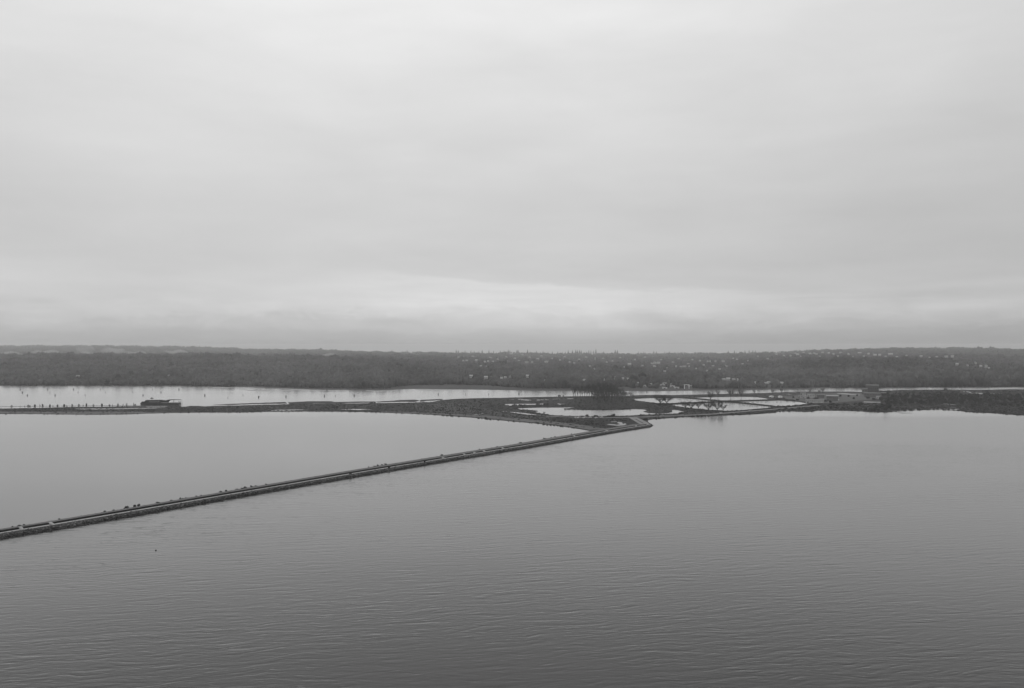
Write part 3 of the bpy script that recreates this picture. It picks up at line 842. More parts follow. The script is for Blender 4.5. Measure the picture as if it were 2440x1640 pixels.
class Kinds:
    """the first use moves the prototype itself, later uses copy it"""
    def __init__(s, roots): s.r = roots; s.u = [False] * len(roots)

    def place(s, loc, rz, sc3, k=None):
        k = random.randrange(len(s.r)) if k is None else k
        o = copy_tree(s.r[k]) if s.u[k] else s.r[k]
        s.u[k] = True
        o.location = loc; o.rotation_euler = (0, 0, rz)
        o.scale = sc3 if isinstance(sc3, (tuple, list)) else (sc3,) * 3
        return o

    def clean(s):
        for k, r in enumerate(s.r):
            if not s.u[k]:
                for ch in list(r.children): bpy.data.objects.remove(ch)
                bpy.data.objects.remove(r)


# ---- tall conifers standing out of the skyline
def crest(px):
    best = None
    for dd in np.arange(6000, 13000, 100):
        y = HOR + FOC * (CAM_H - hill(px, dd)) / dd
        if best is None or y < best[0]: best = (y, dd)
    return best


conifers = Kinds([pine(24, 9.5, 5 + i, 'conifer_tree', 170, True) for i in range(3)])
SKY = {'left skyline beyond the river posts': [(603, 830), (608, 830.6), (612, 830), (640, 831.6), (697, 831.4), (702, 832), (722, 832.4), (728, 833)],
       'skyline left of the tall mast': [(934, 834.6), (970, 834.8), (1087, 833.8), (1092, 835), (1108, 836), (1122, 836), (1130, 837)],
       'skyline right of the mast': [(1149, 834.8), (1165, 835), (1176, 836.6), (1192, 836.4), (1201, 836), (1211, 834), (1215, 835.6), (1232, 834), (1235, 835), (1257, 833.6), (1278, 837), (1294, 837), (1306, 839), (1316, 838), (1329, 838.6), (1340, 840), (1347, 839)],
       'skyline over the bare grove': [(1354, 835), (1364, 835), (1372, 834), (1376, 835), (1381, 834.6), (1385, 836), (1403, 835), (1408, 836), (1414, 836), (1420, 832.4), (1466, 834.2), (1471, 834.6)],
       'skyline above the lagoons': [(1521, 838), (1534, 839), (1558, 837), (1564, 838), (1584, 838.6), (1595, 838.6), (1615, 839), (1735, 836.6), (1750, 836), (1775, 836), (1785, 835), (1794, 835.4), (1800, 836)]}
for phrase, lst in SKY.items():
    for i, (px, pt) in enumerate(lst):
        y, dd = crest(px)
        zb = hill(px, dd); zt = pz(pt - 1.6, dd)
        hh = max(16, zt - zb)
        o = conifers.place(((px - 1220) / FOC * dd, dd, zb), random.uniform(0, 6), (hh / 24 * 1.35, hh / 24 * 1.35, hh / 24))
        tag(o, '%s from left of the tall conifers on the %s' % (ordw(i + 1), phrase), 'conifer', 'tall conifers on the skyline')

# ---- mast and white stack on the hill
y, dd = crest(1142)
r_ = empty('radio_mast', ((1142 - 1220) / FOC * dd, dd, hill(1142, dd)))
mb = MB()
for a in range(3):
    q = Vector((math.cos(a * 2.094), math.sin(a * 2.094), 0))
    mb.tube([q * 2.0, q * .5 + Vector((0, 0, 36))], [.45, .3], 5)
mb.build('lattice', M['mid_paint'], r_)
mb = MB(); mb.tube([(0, 0, 35), (0, 0, 43)], [.4, .15], 5); mb.build('antenna', M['mid_paint'], r_)
tag(r_, 'tall thin grey mast rising above the far wooded skyline', 'mast')
dd = hill_hit(1418, 864) or 4500
r_ = empty('chimney_stack', ((1418 - 1220) / FOC * dd, dd, hill(1418, dd) - 1))
mb = MB(); mb.tube([(0, 0, 0), (0, 0, 20), (0, 0, 37)], [1.7, 1.5, 1.3], 10); mb.build('shaft', M['white'], r_)
mb = MB(); mb.tube([(0, 0, 37), (0, 0, 38)], [1.6, 1.6], 10); mb.build('cap', M['grey_paint'], r_)
tag(r_, 'slim white pole-like stack among the trees above the grove', 'stack')
# thin banks of mist hanging over the left-hand forest
mm = bpy.data.materials.new('mist_air'); mm.use_nodes = True
t = NT(mm.node_tree); t.n.remove(t.n['Principled BSDF'])
pv = t.node('ShaderNodeVolumePrincipled'); pv.inputs['Color'].default_value = grey(.97); pv.inputs['Density'].default_value = .0017
t.l.new(pv.outputs[0], t.n['Material Output'].inputs['Volume'])
import bmesh
bm = bmesh.new()
for px, py, dd, rx, rz in [(203, 832, 5600, 26, 34), (212, 845, 5500, 45, 18), (270, 836, 5700, 60, 22), (320, 842, 5600, 70, 14), (110, 840, 5800, 90, 16), (420, 838, 6000, 80, 12), (20, 843, 5600, 90, 14), (780, 846, 5600, 60, 10), (140, 826, 12300, 260, 16), (420, 828, 12200, 240, 14), (690, 834, 11300, 200, 12)]:
    m_ = Matrix.Translation(((px - 1220) / FOC * dd, dd, pz(py, dd))) @ Matrix.Diagonal((rx, 120, rz, 1))
    bmesh.ops.create_icosphere(bm, subdivisions=3, radius=1, matrix=m_)
for v in bm.verts:
    c = v.co
    v.co = c + Vector((math.sin(c.z * .13 + c.y * .03) * 7, 0, math.sin(c.x * .05 + c.y * .02) * 5))
me = bpy.data.meshes.new('mist'); bm.to_mesh(me); bm.free(); me.materials.append(mm)
o = bpy.data.objects.new('mist', me); col.objects.link(o)
tag(o, 'faint pale wisps of mist over the left-hand forest', 'mist', kind='stuff')
# ------------------------------------------------------------------ grove of bare cottonwoods
grove = Kinds([bare_tree(26, 11, 7, 21, forks=6), bare_tree(27, 9, 6, 22, forks=5), bare_tree(25, 13, 7, 23, forks=7), bare_tree(24, 10, 8, 24, forks=6)])
GROVE = {
    'slim bare trees at the grove\'s thin left end': [(1366, 946.5, 24), (1371, 947, 25), (1377, 947.4, 24), (1383, 946, 27), (1388, 947.6, 26), (1393, 946.4, 28), (1398, 947.8, 26), (1404, 947, 27), (1409, 948, 29)],
    'crowded bare trees in the grove\'s middle': [(1413, 951, 31), (1418, 949, 30), (1422, 954, 32), (1426, 951, 33), (1430, 957, 33), (1433, 953, 34), (1437, 959, 34), (1441, 955, 34), (1445, 951, 33), (1448, 958, 34), (1452, 954, 33), (1456, 960, 34), (1460, 956, 32), (1464, 952, 32), (1425, 960, 30), (1436, 949, 34), (1443, 962, 30), (1458, 948, 32), (1415, 956, 28), (1450, 950, 34)],
    'bare trees thinning out at the grove\'s right end': [(1468, 957, 30), (1472, 952, 28), (1476, 956, 26), (1480, 950, 24), (1467, 948, 28), (1484, 952, 22), (1488, 949, 20)],
    'low bushy bare trees right of the grove': [(1486, 946, 12), (1491, 946.6, 13), (1497, 946.4, 13), (1503, 946, 12), (1507, 946.4, 8)]}
for phrase, lst in GROVE.items():
    for i, (px, py, hp) in enumerate(sorted(lst)):
        p = at(px, py, LAND_Z); hh = hp * random.uniform(.9, 1.12) * p.y / FOC
        s = hh / 26
        wide = 1.5 if 'bushy' in phrase else 1.0
        o = grove.place(p, random.uniform(0, 6), (s * wide, s * wide, s))
        tag(o, '%s from left of the %s' % (ordw(i + 1), phrase), 'tree', phrase)

row = Kinds([bare_tree(16, 14, 17, 31, forks=8), bare_tree(16, 16, 17, 32, forks=9), bare_tree(15, 13, 16, 33, forks=7)])
ROW = [(1634, 974.6, 19), (1647, 976, 17), (1664, 977.2, 21), (1687, 979, 21), (1708, 980.8, 23), (1723, 980.6, 16)]
for i, (px, py, hp) in enumerate(ROW):
    p = at(px, py, LAND_Z); s = hp * p.y / FOC / 16
    tag(row.place(p, random.uniform(0, 6), (s * 1.45, s * 1.45, s * 1.08), i % 3), '%s from the left of six spreading bare trees along the lagoon bank' % ordw(i + 1), 'tree', 'bare trees along the lagoon bank')
for i, (px, py, hp) in enumerate([(1574, 964.6, 23), (1589, 964, 22)]):
    p = at(px, py, LAND_Z); s = hp * p.y / FOC / 16
    tag(row.place(p, random.uniform(0, 6), (s * 1.6, s * 1.6, s * 1.05)), ['left', 'right'][i] + ' one of two wide-crowned bare trees at the left lagoon corner', 'tree', 'wide bare trees at the lagoon corner')
UP = [(1693, 956, 25), (1711, 947, 18), (1741, 948.6, 21), (1766, 949, 22), (1798, 941, 12), (1841, 939, 12), (1862, 939, 14), (1930, 938, 12), (1952, 938, 11), (1960, 938, 13)]
for i, (px, py, hp) in enumerate(UP):
    p = at(px, py, LAND_Z); s = hp * p.y / FOC / 16
    tag(row.place(p, random.uniform(0, 6), (s * .75, s * .75, s)), '%s from the left of the slim bare trees on the river dike behind the lagoons' % ordw(i + 1), 'tree', 'slim bare trees on the river dike')

# ---- small dark pines on the spit and small shrubs round the pools
pines = Kinds([pine(5, 4.6, 41, n=110), pine(5, 3.8, 42, n=110), pine(5, 5.4, 43, n=120)])
PINES = {'upper row on the grassy spit': [(988, 974, 4.5), (996, 973.6, 4), (1004, 972.6, 5), (1012, 973, 5), (1020, 971.4, 6), (1031, 970, 5), (1062, 970.6, 6), (1076, 971, 5.5), (1083, 969.4, 5), (1104, 970.4, 5), (1108, 970, 4), (1030, 974, 3)],
         'lower row nearer the bay': [(1042, 978.6, 5), (1049, 979.4, 6), (1055, 978.4, 7), (1062, 979.6, 3.5), (1072, 981, 6), (1079, 981, 5.5), (1089, 980.6, 6), (1095, 980, 7.5), (1104, 982, 4), (1113, 977.6, 5)],
         'clump at the spit\'s right end': [(1121, 976.6, 6.5), (1126, 977.4, 7.5), (1131, 978, 6), (1137, 978, 7.5), (1144, 979, 7), (1147, 979.6, 5)]}
for phrase, lst in PINES.items():
    for i, (px, py, hp) in enumerate(sorted(lst)):
        p = at(px, py, LAND_Z); s = hp * p.y / FOC / 5
        tag(pines.place(p, random.uniform(0, 6), s), '%s from left of the small pines in the %s' % (ordw(i + 1), phrase), 'pine', 'small dark pines on the spit')
bank_sh = Kinds([shrub(4.5, 3, 51), shrub(3.5, 3.2, 52), shrub(5, 2.6, 53)])
POOL = [(1221, 967.6, 4), (1226, 967, 5), (1230, 967.4, 4), (1238, 967.4, 5), (1243, 966.8, 3.5), (1250, 967, 4), (1290, 966.4, 4), (1297, 966, 5), (1303, 966.4, 5), (1340, 967.4, 5), (1347, 967, 4)]
for i, (px, py, hp) in enumerate(POOL):
    p = at(px, py, LAND_Z); s = hp * p.y / FOC / 3
    tag(bank_sh.place(p, random.uniform(0, 6), s), '%s from the left of the dark shrubs by the small marsh pools' % ordw(i + 1), 'shrub', 'dark shrubs by the small marsh pools')
for i, (px, py, hp) in enumerate([(1333, 945.6, 5), (1342, 945.4, 4), (885, 962, 4.5), (893, 962, 5), (796, 972, 4), (803, 972, 4.5)]):
    p = at(px, py, LAND_Z); s = hp * p.y / FOC / 3
    lab = ['larger of two spiky shrubs on the river edge left of the grove', 'smaller of two spiky shrubs on the river edge left of the grove', 'left one of two dark shrubs at the narrow marsh channel', 'right one of two dark shrubs at the narrow marsh channel', 'left one of two dark shrubs above the long shore lagoon', 'right one of two dark shrubs above the long shore lagoon'][i]
    tag(bank_sh.place(p, random.uniform(0, 6), s), lab, 'shrub')
# big bushes at the pond edge
BIG = [(1397, 992.6, 5.5, 7.5, .6, 'wind-leaned dark bush on the pond bank above the parked cars'), (1385, 993, 2.6, 12, .4, 'low dark hedge-like bush left of the leaning bush at the pond'), (1419, 993.4, 4.6, 12, .1, 'rounded dark bush in the middle of the pond bank'),
       (1459, 993, 7.2, 10, .5, 'tallest dark bush on the pond bank, right of the cars'), (1449, 993.2, 4.2, 14, .5, 'low sloping bush against the tallest pond bush'), (1623, 986.8, 5.4, 12, 0, 'dome-shaped dark bush where the pond meets the shore road'), (1527, 991.4, 5, 3.4, 0, 'small upright bush beside the pond at the road junction'),
       (1536, 1002, 5, 9, .2, 'dark bush on the shore point beside the junction road'), (1541, 1000, 3.4, 6, 0, 'low dark bush at the bay corner of the junction road')]
for px, py, hp, wp, ln, lab in BIG:
    p = at(px, py, LAND_Z); k = p.y / FOC
    o = shrub(wp * k, hp * k, int(px), n=1100, lean=ln)
    o.location = p; tag(o, lab, 'bush')
p = at(1297, 987.6, LAND_Z); o = row.place(p, 1, 6.5 * p.y / FOC / 16); tag(o, 'small lone bare tree on the narrow tongue in the pond', 'tree')

# ---- the dark wood at the right
woodk = Kinds([bare_tree(12, 10, 15, 61, forks=8), bare_tree(12, 12, 15, 62, forks=9), bare_tree(13, 9, 14, 63, forks=7)] + [shrub(9, 9, 64, 'bushy_tree', 420, mat='scrub'), shrub(8, 11, 65, 'bushy_tree', 420, mat='scrub')])
rnd = random.Random(5)
wood = []
for ri, (pyb, n, hp) in enumerate([(935, 34, 5), (941, 36, 9), (948, 38, 13), (955, 40, 14), (962, 36, 14), (968, 28, 11)]):
    x0 = 2092 if ri < 4 else 2110
    lst = []
    for k in range(n):
        px = x0 + (2500 - x0) * (k + rnd.uniform(.1, .9)) / n
        py = pyb + rnd.uniform(-2, 2)
        if ri == 5 and 2150 < px < 2290: py -= 5
        if ri == 0 and 2290 < px < 2400: py -= 1.6; 
        if ri == 1 and 2290 < px < 2400: py += 5
        lst.append((px, py, hp * rnd.uniform(.7, 1.15)))
    wood.append(lst)
rown = ['back row along the river', 'second row from the river', 'third row from the river', 'third row from the bay', 'second row from the bay', 'front row nearest the bay']
for ri, lst in enumerate(wood):
    for i, (px, py, hp) in enumerate(sorted(lst)):
        p = at(px, py, LAND_Z); s = hp * p.y / FOC / 12
        o = woodk.place(p, rnd.uniform(0, 6), (s * 1.25, s * 1.25, s), rnd.choice([0, 1, 2, 3, 3, 4, 4]))
        tag(o, '%s from the left in the dark wood\'s %s' % (ordw(i + 1), rown[ri]), 'tree', 'dark wood right of the treatment plant')
p = at(2253, 931, LAND_Z); s = 10 * p.y / FOC / 12
tag(woodk.place(p, 0, s, 3), 'taller dark tree standing up against the bright river, right side', 'tree')
for i, (px, py, hp) in enumerate([(2051, 966, 12), (2110, 978.6, 17), (2103, 973, 17), (2117, 974, 15)]):
    p = at(px, py, LAND_Z); s = hp * p.y / FOC / 12
    tag(woodk.place(p, i, s, 3 + i % 2), ['lone dark bushy tree in front of the plant\'s pavement', 'biggest dark tree on the shore point below the plant', 'dark tree behind and left of the biggest shore-point tree', 'dark tree behind and right of the biggest shore-point tree'][i], 'tree')
PB = {'dark bushes between the treatment plant buildings': [(1852, 952, 4), (1868, 950.6, 4), (1874, 955, 4), (1890, 949, 5), (1893, 957, 4), (1900, 954.5, 5), (1925, 951, 5), (1934, 963.6, 5), (1944, 951.6, 6), (1952, 965, 5), (1966, 957.6, 6), (1979, 960, 6), (1986, 966, 7), (2002, 946, 6), (2022, 946, 5), (2034, 952, 6), (2042, 944.6, 5), (2068, 950.6, 6), (2082, 953, 6)],
      'dark bushes along the bay below the treatment plant': [(1872, 975, 5), (1888, 977, 5), (1905, 976, 6), (1921, 978, 6), (1938, 975, 6), (1951, 972.6, 5), (1964, 974.6, 6), (1980, 975.6, 7), (1995, 974, 6), (2008, 976.6, 7), (2023, 977, 6), (2037, 977.6, 8), (2062, 978.6, 8), (2074, 980, 8), (2086, 980, 9), (2092, 974, 11)]}
for phrase, lst in PB.items():
    for i, (px, py, hp) in enumerate(sorted(lst)):
        p = at(px, py, LAND_Z); s = hp * p.y / FOC / 3
        tag(bank_sh.place(p, random.uniform(0, 6), (s * 1.2, s * 1.2, s)), '%s from left of the %s' % (ordw(i + 1), phrase), 'bush', phrase)
for k in (conifers, grove, row, pines, bank_sh, woodk): k.clean()


# ---- low scrub over the marsh, dikes and banks (nobody could count it)
def inside(p, poly):
    x, y = p; c = False; j = len(poly) - 1
    for i in range(len(poly)):
        xi, yi = poly[i]; xj, yj = poly[j]
        if (yi > y) != (yj > y) and x < (xj - xi) * (y - yi) / (yj - yi) + xi: c = not c
        j = i
    return c


LANDPOLY = UPPER + LOWER
rnd = random.Random(9)
cl_v, cl_f, o0 = [], [], 0


def clump(p, r, h):
    global o0
    v = tm[rnd.randrange(6)][0] * np.array([r, r, h * .6]) + np.array([p.x, p.y, p.z + h * .3])
    cl_v.append(v); cl_f.append(ICO_F + o0); o0 += 12


cnt = 0
while cnt < 8500:
    px, py = rnd.uniform(-120, 2440), rnd.uniform(930, 1020)
    if rnd.random() > (py - 900) / 80 + .25 or not inside((px, py), LANDPOLY): continue
    if any(inside((px, py + .8), hpoly) for hpoly in HOLES): continue
    if 1845 < px < 2100 and py < 962: continue
    road_y = np.interp(px, [a for a, _ in SHORE_ROAD], [b2 for _, b2 in SHORE_ROAD])
    if 1300 < px < 1960 and abs(py - road_y) < 2.2: continue
    if 1500 < px < 1548 and 993 < py < 1014: continue
    if 1440 < px < 1496 and 1004 < py < 1017: continue
    if 1362 < px < 1446 and 994 < py < 1002: continue
    beachy = any(inside((px, py), PATCH[q][2]) for q in (0, 2, 3))
    if beachy and rnd.random() < .85: continue
    p = at(px, py, LAND_Z)
    k = rnd.uniform(.5, 1.25) * (1.7 if px > 1850 else 1)
    clump(p, k * rnd.uniform(.9, 2.4), k * 1.2)
    cnt += 1
# ragged tops of the dikes and of the shore road's verge
for pts, z, n in (([(1598, 946.8), (1680, 952.6), (1750, 959.2), (1845, 969.2)], 1.9, 130), ([(1560, 963.2), (1600, 963), (1722, 957)], 1.8, 90), ([(1722, 956.6), (1800, 955), (1890, 954)], 1.8, 80),
                  ([(1505, 954), (1540, 959.4), (1560, 962), (1610, 969.6), (1650, 974.6), (1690, 978.6), (1724, 980.8)], .45, 260), ([(1724, 980.6), (1760, 980), (1800, 976.6), (1840, 973.2)], .45, 150),
                  ([(1640, 946), (1740, 944.4), (1800, 944)], .45, 120), ([(1470, 948.6), (1560, 947.4), (1620, 947.4)], .45, 120), ([(1640, 992.6), (1720, 989.4), (1790, 986.6), (1860, 980)], .45, 200),
                  ([(1370, 993.6), (1440, 994), (1510, 992)], .45, 110), ([(1344, 975.4), (1440, 976.6), (1500, 974.8)], .45, 90)):
    for _ in range(n):
        f = rnd.random() * (len(pts) - 1); i = int(f); f -= i
        px = pts[i][0] + (pts[i + 1][0] - pts[i][0]) * f; py = pts[i][1] + (pts[i + 1][1] - pts[i][1]) * f
        p = at(px, py, z); p.x += rnd.gauss(0, 1); p.y += rnd.gauss(0, 2)
        k = rnd.uniform(.4, 1.2)
        clump(p, k * rnd.uniform(1, 2.2), k * 1.9)
so_ = mesh_arrays('scrub', np.concatenate(cl_v), np.concatenate(cl_f), M['scrub'])
tag(so_, 'low dark scrub and rushes covering the marshy spit and dikes', 'scrub', kind='stuff')


# ------------------------------------------------------------------ jetty
JT = empty('jetty', J0)
tag(JT, 'long straight rubble jetty with gravel track running across the bay', 'jetty')
inv = Matrix.Translation(-J0)


def along(step):
    out = []
    for i in range(len(PIPE) - 1):
        a, c = PIPE[i], PIPE[i + 1]
        n = max(1, int((c - a).length / step))
        for k in range(n): out.append((a.lerp(c, k / n), None))
    out.append((PIPE[-1], None))
    pts = [p for p, _ in out]
    res = []; s = 0
    for i, p in enumerate(pts):
        if i: s += (p - pts[i - 1]).length
        dv = pts[min(i + 1, len(pts) - 1)] - pts[max(i - 1, 0)]; dv.z = 0; dv.normalize()
        res.append((Vector((p.x, p.y, 0)), Vector((dv.y, -dv.x, 0)), s))
    return res


AL = along(1.6)
TOT = AL[-1][2]
TOP = 2.2


def backw(s): return float(np.interp(s / TOT, [0, .14, .5, 1], [10.4, 11.0, 15.5, 19.0]))


def sheet(name, mat, us, parent=JT, jit=0.0, seed=0, smooth=False):
    rnd = random.Random(seed)
    mb = MB(); m = None
    for p, n, s in AL:
        prof = us(s, rnd)
        m = len(prof)
        for u, z in prof:
            q = p + n * u - J0
            mb.v.append((q.x, q.y, z - J0.z))
    for i in range(len(AL) - 1):
        for k in range(m - 1):
            a = i * m + k
            mb.f.append((a, a + 1, a + m + 1, a + m))
    for k, f in enumerate(mb.f):
        a, b2, c = (Vector(mb.v[q]) for q in f[:3])
        if (b2 - a).cross(c - a).z < -1e-6: mb.f[k] = f[::-1]
    return mb.build(name, mat, parent, smooth)


def wander(s, k=1.0): return k * (math.sin(s * .021) + .6 * math.sin(s * .083 + 1) + .4 * math.sin(s * .31 + 2)) / 2


def bulge(s):      # the shoal against the jetty's foot
    f = s / TOT
    return 5.0 * math.exp(-((f - .565) / .02) ** 2)


def foot(s): return 8.8 + wander(s, 1.7) + .8 * math.sin(s * .55) + .5 * math.sin(s * 1.3) + bulge(s)


def prof_core(s, r):
    bw_ = backw(s)
    e = lambda k: r.uniform(-k, k)
    return [(-bw_ - 3 + e(.5), -.5), (-bw_ - 1.2 + e(.5), .9 + e(.3)), (-bw_ + e(.3), TOP - .15 + e(.15)), (-1.2, TOP - .02), (4.4, TOP - .02), (4.9 + e(.3), TOP - .1 + e(.15)), (4.9 + (foot(s) - 4.9) * .33 + e(.4), 1.45 + e(.3)), (4.9 + (foot(s) - 4.9) * .66 + e(.4), .65 + e(.3)), (foot(s) + .8 + e(.5), -.4)]


sheet('embankment', M['bank'], prof_core, seed=1)
sheet('gravel_track', M['track'], lambda s, r: [(.75, TOP + .03), (2.4, TOP + .07), (3.9 + wander(s, .25) + r.uniform(-.1, .1), TOP + .03)], seed=2)
sheet('grass_verge', M['verge'], lambda s, r: [(-backw(s) + .4, TOP + .02), (-backw(s) * .55, TOP + .06), (-2.3, TOP + .02)], seed=3)
sheet('footpath', M['road'], lambda s, r: [(-2.6 - .9 * max(0, wander(s * 1.7, 1)), TOP + .11), (-1.7, TOP + .13), (-.9, TOP + .10)], seed=4)
mb = MB(); rnd = random.Random(3)
mw = MB()
for i in range(9500):
    p, n, s = AL[rnd.randrange(len(AL))]
    f = rnd.random()
    u = 4.7 + (foot(s) - 4.0) * f * .9 if False else 4.6 + (foot(s) - 4.2) * f
    z = TOP - .1 - (TOP + .25) * f
    r0 = rnd.uniform(.25, .75)
    q = p + n * u - J0 + Vector((rnd.uniform(-.8, .8), rnd.uniform(-.8, .8), 0))
    tgt = mw if f > .52 + rnd.uniform(-.12, .12) else mb
    tgt.rock((q.x, q.y, z - J0.z + .05), (r0 * rnd.uniform(.8, 1.4), r0 * rnd.uniform(.8, 1.4), r0 * rnd.uniform(.6, .9)), rnd)
for i in range(1800):
    p, n, s = AL[rnd.randrange(len(AL))]
    f = rnd.random(); u = -backw(s) - 2.6 * f; z = TOP - .2 - 2.3 * f; r0 = rnd.uniform(.3, .7)
    q = p + n * u - J0
    mw.rock((q.x, q.y, z - J0.z), (r0, r0, r0 * .8), rnd)
tag(mb.build('rubble', M['rubble'], JT), kind='stuff')
tag(mw.build('wet_rubble', M['wet_rock'], JT), kind='stuff')

# the pipeline lying on the jetty
pr_ = empty('pipeline', PIPE[1])
mb = MB(); pp = [p - PIPE[1] for p in PIPE]
pts = []
for i in range(len(pp) - 1):
    nn = max(1, int((pp[i + 1] - pp[i]).length / 12))
    pts += [pp[i].lerp(pp[i + 1], k / nn) for k in range(nn)]
pts.append(pp[-1]); pts = [q + Vector((0, 0, .02)) for q in pts]
mb.tube(pts, [.62] * len(pts), 14); mb.build('pipe', M['pipe'], pr_, True)
for i in range(6, len(pts) - 2, 7):
    d_ = (pts[i + 1] - pts[i]).normalized()
    mb = MB(); mb.tube([pts[i] - d_ * .12, pts[i] + d_ * .12], [.7, .7], 14); mb.build('flange', M['dark_paint'], pr_)
tag(pr_, 'dark thick pipeline lying along the top of the jetty', 'pipeline')


def on_jetty(px):
    for i in range(len(PIPE_PX) - 1):
        if PIPE_PX[i][0] <= px <= PIPE_PX[i + 1][0]:
            f = (px - PIPE_PX[i][0]) / (PIPE_PX[i + 1][0] - PIPE_PX[i][0])
            py = PIPE_PX[i][1] + (PIPE_PX[i + 1][1] - PIPE_PX[i][1]) * f
            return at(px, py, PIPE_Z)


# pale concrete crossings over the pipe
jang = math.atan2(jn.y, jn.x)


def crossing(w, ln):
    root = empty('pipe_crossing', (0, 0, 0))
    mb = MB()          # x runs across the jetty
    mb.prism([(-2.0, 0), (-2.0, .12), (-.8, 1.3), (.8, 1.3), (ln, .12), (ln, 0)], -w / 2, w / 2)
    mb.build('ramp', M['concrete'], root)
    for sgn in (-1, 1):
        rb = MB()
        for x, z in ((-1.9, .2), (-.8, 1.28), (.8, 1.28), (ln - .2, .2)): rb.tube([(x, sgn * w * .46, z), (x, sgn * w * .46, z + 1.0)], [.03, .03], 5)
        rb.tube([(-1.9, sgn * w * .46, 1.2), (-.8, sgn * w * .46, 2.28), (.8, sgn * w * .46, 2.28), (ln - .2, sgn * w * .46, 1.2)], [.03] * 4, 5)
        rb.build('handrail', M['mid_paint'], root)
    return root


cr = [crossing(1.8, 3.2), crossing(1.7, 5.2)]
cu = [False, False]
CROSS = [(48, 0, 1.0, 'short bright white crossing over the pipeline, nearest the jetty\'s left end'), (119, 1, 1.0, 'pale crossing with a long ramp, second from the jetty\'s left end'), (1053, 1, .9, 'first crossing from the left in the line of pale crossings midway along the jetty'),
         (1104, 0, 1.2, 'second crossing from the left in the line midway along the jetty'), (1128, 1, 1.0, 'third crossing from the left in the line midway along the jetty'), (1151.5, 0, 1.2, 'fourth crossing from the left in the line midway along the jetty'),
         (1196, 0, 1.2, 'last crossing on the right in the line midway along the jetty'), (1367, 0, 1.2, 'pale crossing beside the dark post on the jetty'), (1443, 1, 1.5, 'bright pale ramped crossing near the jetty\'s shore end'), (1514, 0, 1.3, 'pale crossing at the jetty\'s shore end by the junction')]
for px, k, s, lab in CROSS:
    p = on_jetty(px); o = copy_tree(cr[k]) if cu[k] else cr[k]; cu[k] = True
    o.location = (p.x, p.y, TOP + .1); o.rotation_euler = (0, 0, jang); o.scale = (1, s, 1)
    tag(o, lab, 'crossing', 'pale crossings over the pipeline')

# post and walker on the jetty
p = on_jetty(1367.6) - jn * 4
r_ = empty('signpost', (p.x, p.y, TOP))
mb = MB(); mb.tube([(0, 0, 0), (0, 0, 4.2)], [.16, .13], 8); mb.build('post', M['timber'], r_)
mb = MB(); mb.box(-.55, .55, -.22, -.16, 2.9, 3.9); mb.build('board', M['dark_paint'], r_)
tag(r_, 'dark upright signpost on the jetty beside a pale crossing', 'signpost')

# walker
p = on_jetty(838) + jn * 3.2
bm_v = [(0, 0, .95), (0, 0, 1.15), (0, .02, 1.38), (0, .01, 1.5), (0, -.01, 1.62), (0, -.01, 1.74),
        (.10, 0, .9), (.11, .14, .5), (.11, .02, .08), (.11, -.12, .05), (-.10, 0, .9), (-.11, -.16, .5), (-.11, -.28, .08), (-.11, -.42, .05),
        (.2, .02, 1.38), (.25, -.04, 1.1), (.24, -.18, .9), (-.2, .02, 1.38), (-.25, .1, 1.1), (-.24, .06, .86)]
bm_e = [(0, 1), (1, 2), (2, 3), (3, 4), (4, 5), (0, 6), (6, 7), (7, 8), (8, 9), (0, 10), (10, 11), (11, 12), (12, 13), (2, 14), (14, 15), (15, 16), (2, 17), (17, 18), (18, 19)]
rad = [.16, .15, .17, .07, .1, .09, .1, .075, .05, .045, .1, .075, .05, .045, .075, .055, .04, .075, .055, .04]
me = bpy.data.meshes.new('person'); me.from_pydata(bm_v, bm_e, []); me.materials.append(M['cloth_dark'])
o = bpy.data.objects.new('person', me); col.objects.link(o)
sk = o.modifiers.new('skin', 'SKIN')
for i, q in enumerate(me.skin_vertices[0].data): q.radius = (rad[i], rad[i]); q.use_root = i == 0
o.modifiers.new('sub', 'SUBSURF').levels = 1
o.location = (p.x, p.y, TOP + .05); o.rotation_euler = (0, 0, jang + math.pi)
tag(o, 'tiny walker in dark clothes on the jetty\'s gravel track', 'person')

# shrubs along the jetty
jsh = Kinds([shrub(2.6, 1.3, 71, n=200), shrub(2.0, 1.6, 72, n=200, lean=.3), shrub(3.2, 1.1, 73, n=220)])
JS = [47, 63, 75, 160, 269, 290, 315, 320, 340, 350, 395, 428, 450, 455, 463, 488, 500, 547, 560, 586, 598, 605, 621, 631, 656, 903, 917, 925, 935, 944, 1079, 1169, 1211, 1267, 1323, 1327, 1340, 1349]
JBIG = {320, 925, 944, 605, 340, 350}
sects = [('dark shrubs on the jetty\'s far edge by its left end', 0, 300), ('dark shrubs in the thick row on the jetty\'s far edge', 300, 520), ('dark shrubs on the jetty\'s far edge before its bare stretch', 520, 700), ('dark shrubs clustered halfway along the jetty\'s far edge', 700, 1000), ('dark shrubs on the jetty\'s far edge near shore', 1000, 1400)]
for phrase, a, c in sects:
    sub = [x for x in JS if a <= x < c]
    for i, px in enumerate(sub):
        p = on_jetty(px)
        s_ = (p - PIPE[0]).length
        q = p - jn * (backw(s_) - .3)
        big = (1.35 if px in JBIG else random.uniform(.6, 1.1)) * (1 + .25 * (px > 1000))
        o = jsh.place((q.x, q.y, TOP - .1), random.uniform(0, 6), big)
        tag(o, '%s from left of the %s' % (ordw(i + 1), phrase), 'shrub', phrase)
for px, lab in ((918, 'single dark shrub on the jetty\'s near slope, opposite the shrub cluster'), (1003, 'single dark shrub on the jetty\'s near slope above the shoal'), (826, 'small dark shrub beside the walker on the jetty')):
    q = on_jetty(px) + jn * 4.8
    tag(jsh.place((q.x, q.y, TOP - .1), 1, 1.1), lab, 'shrub')
jsh.clean()

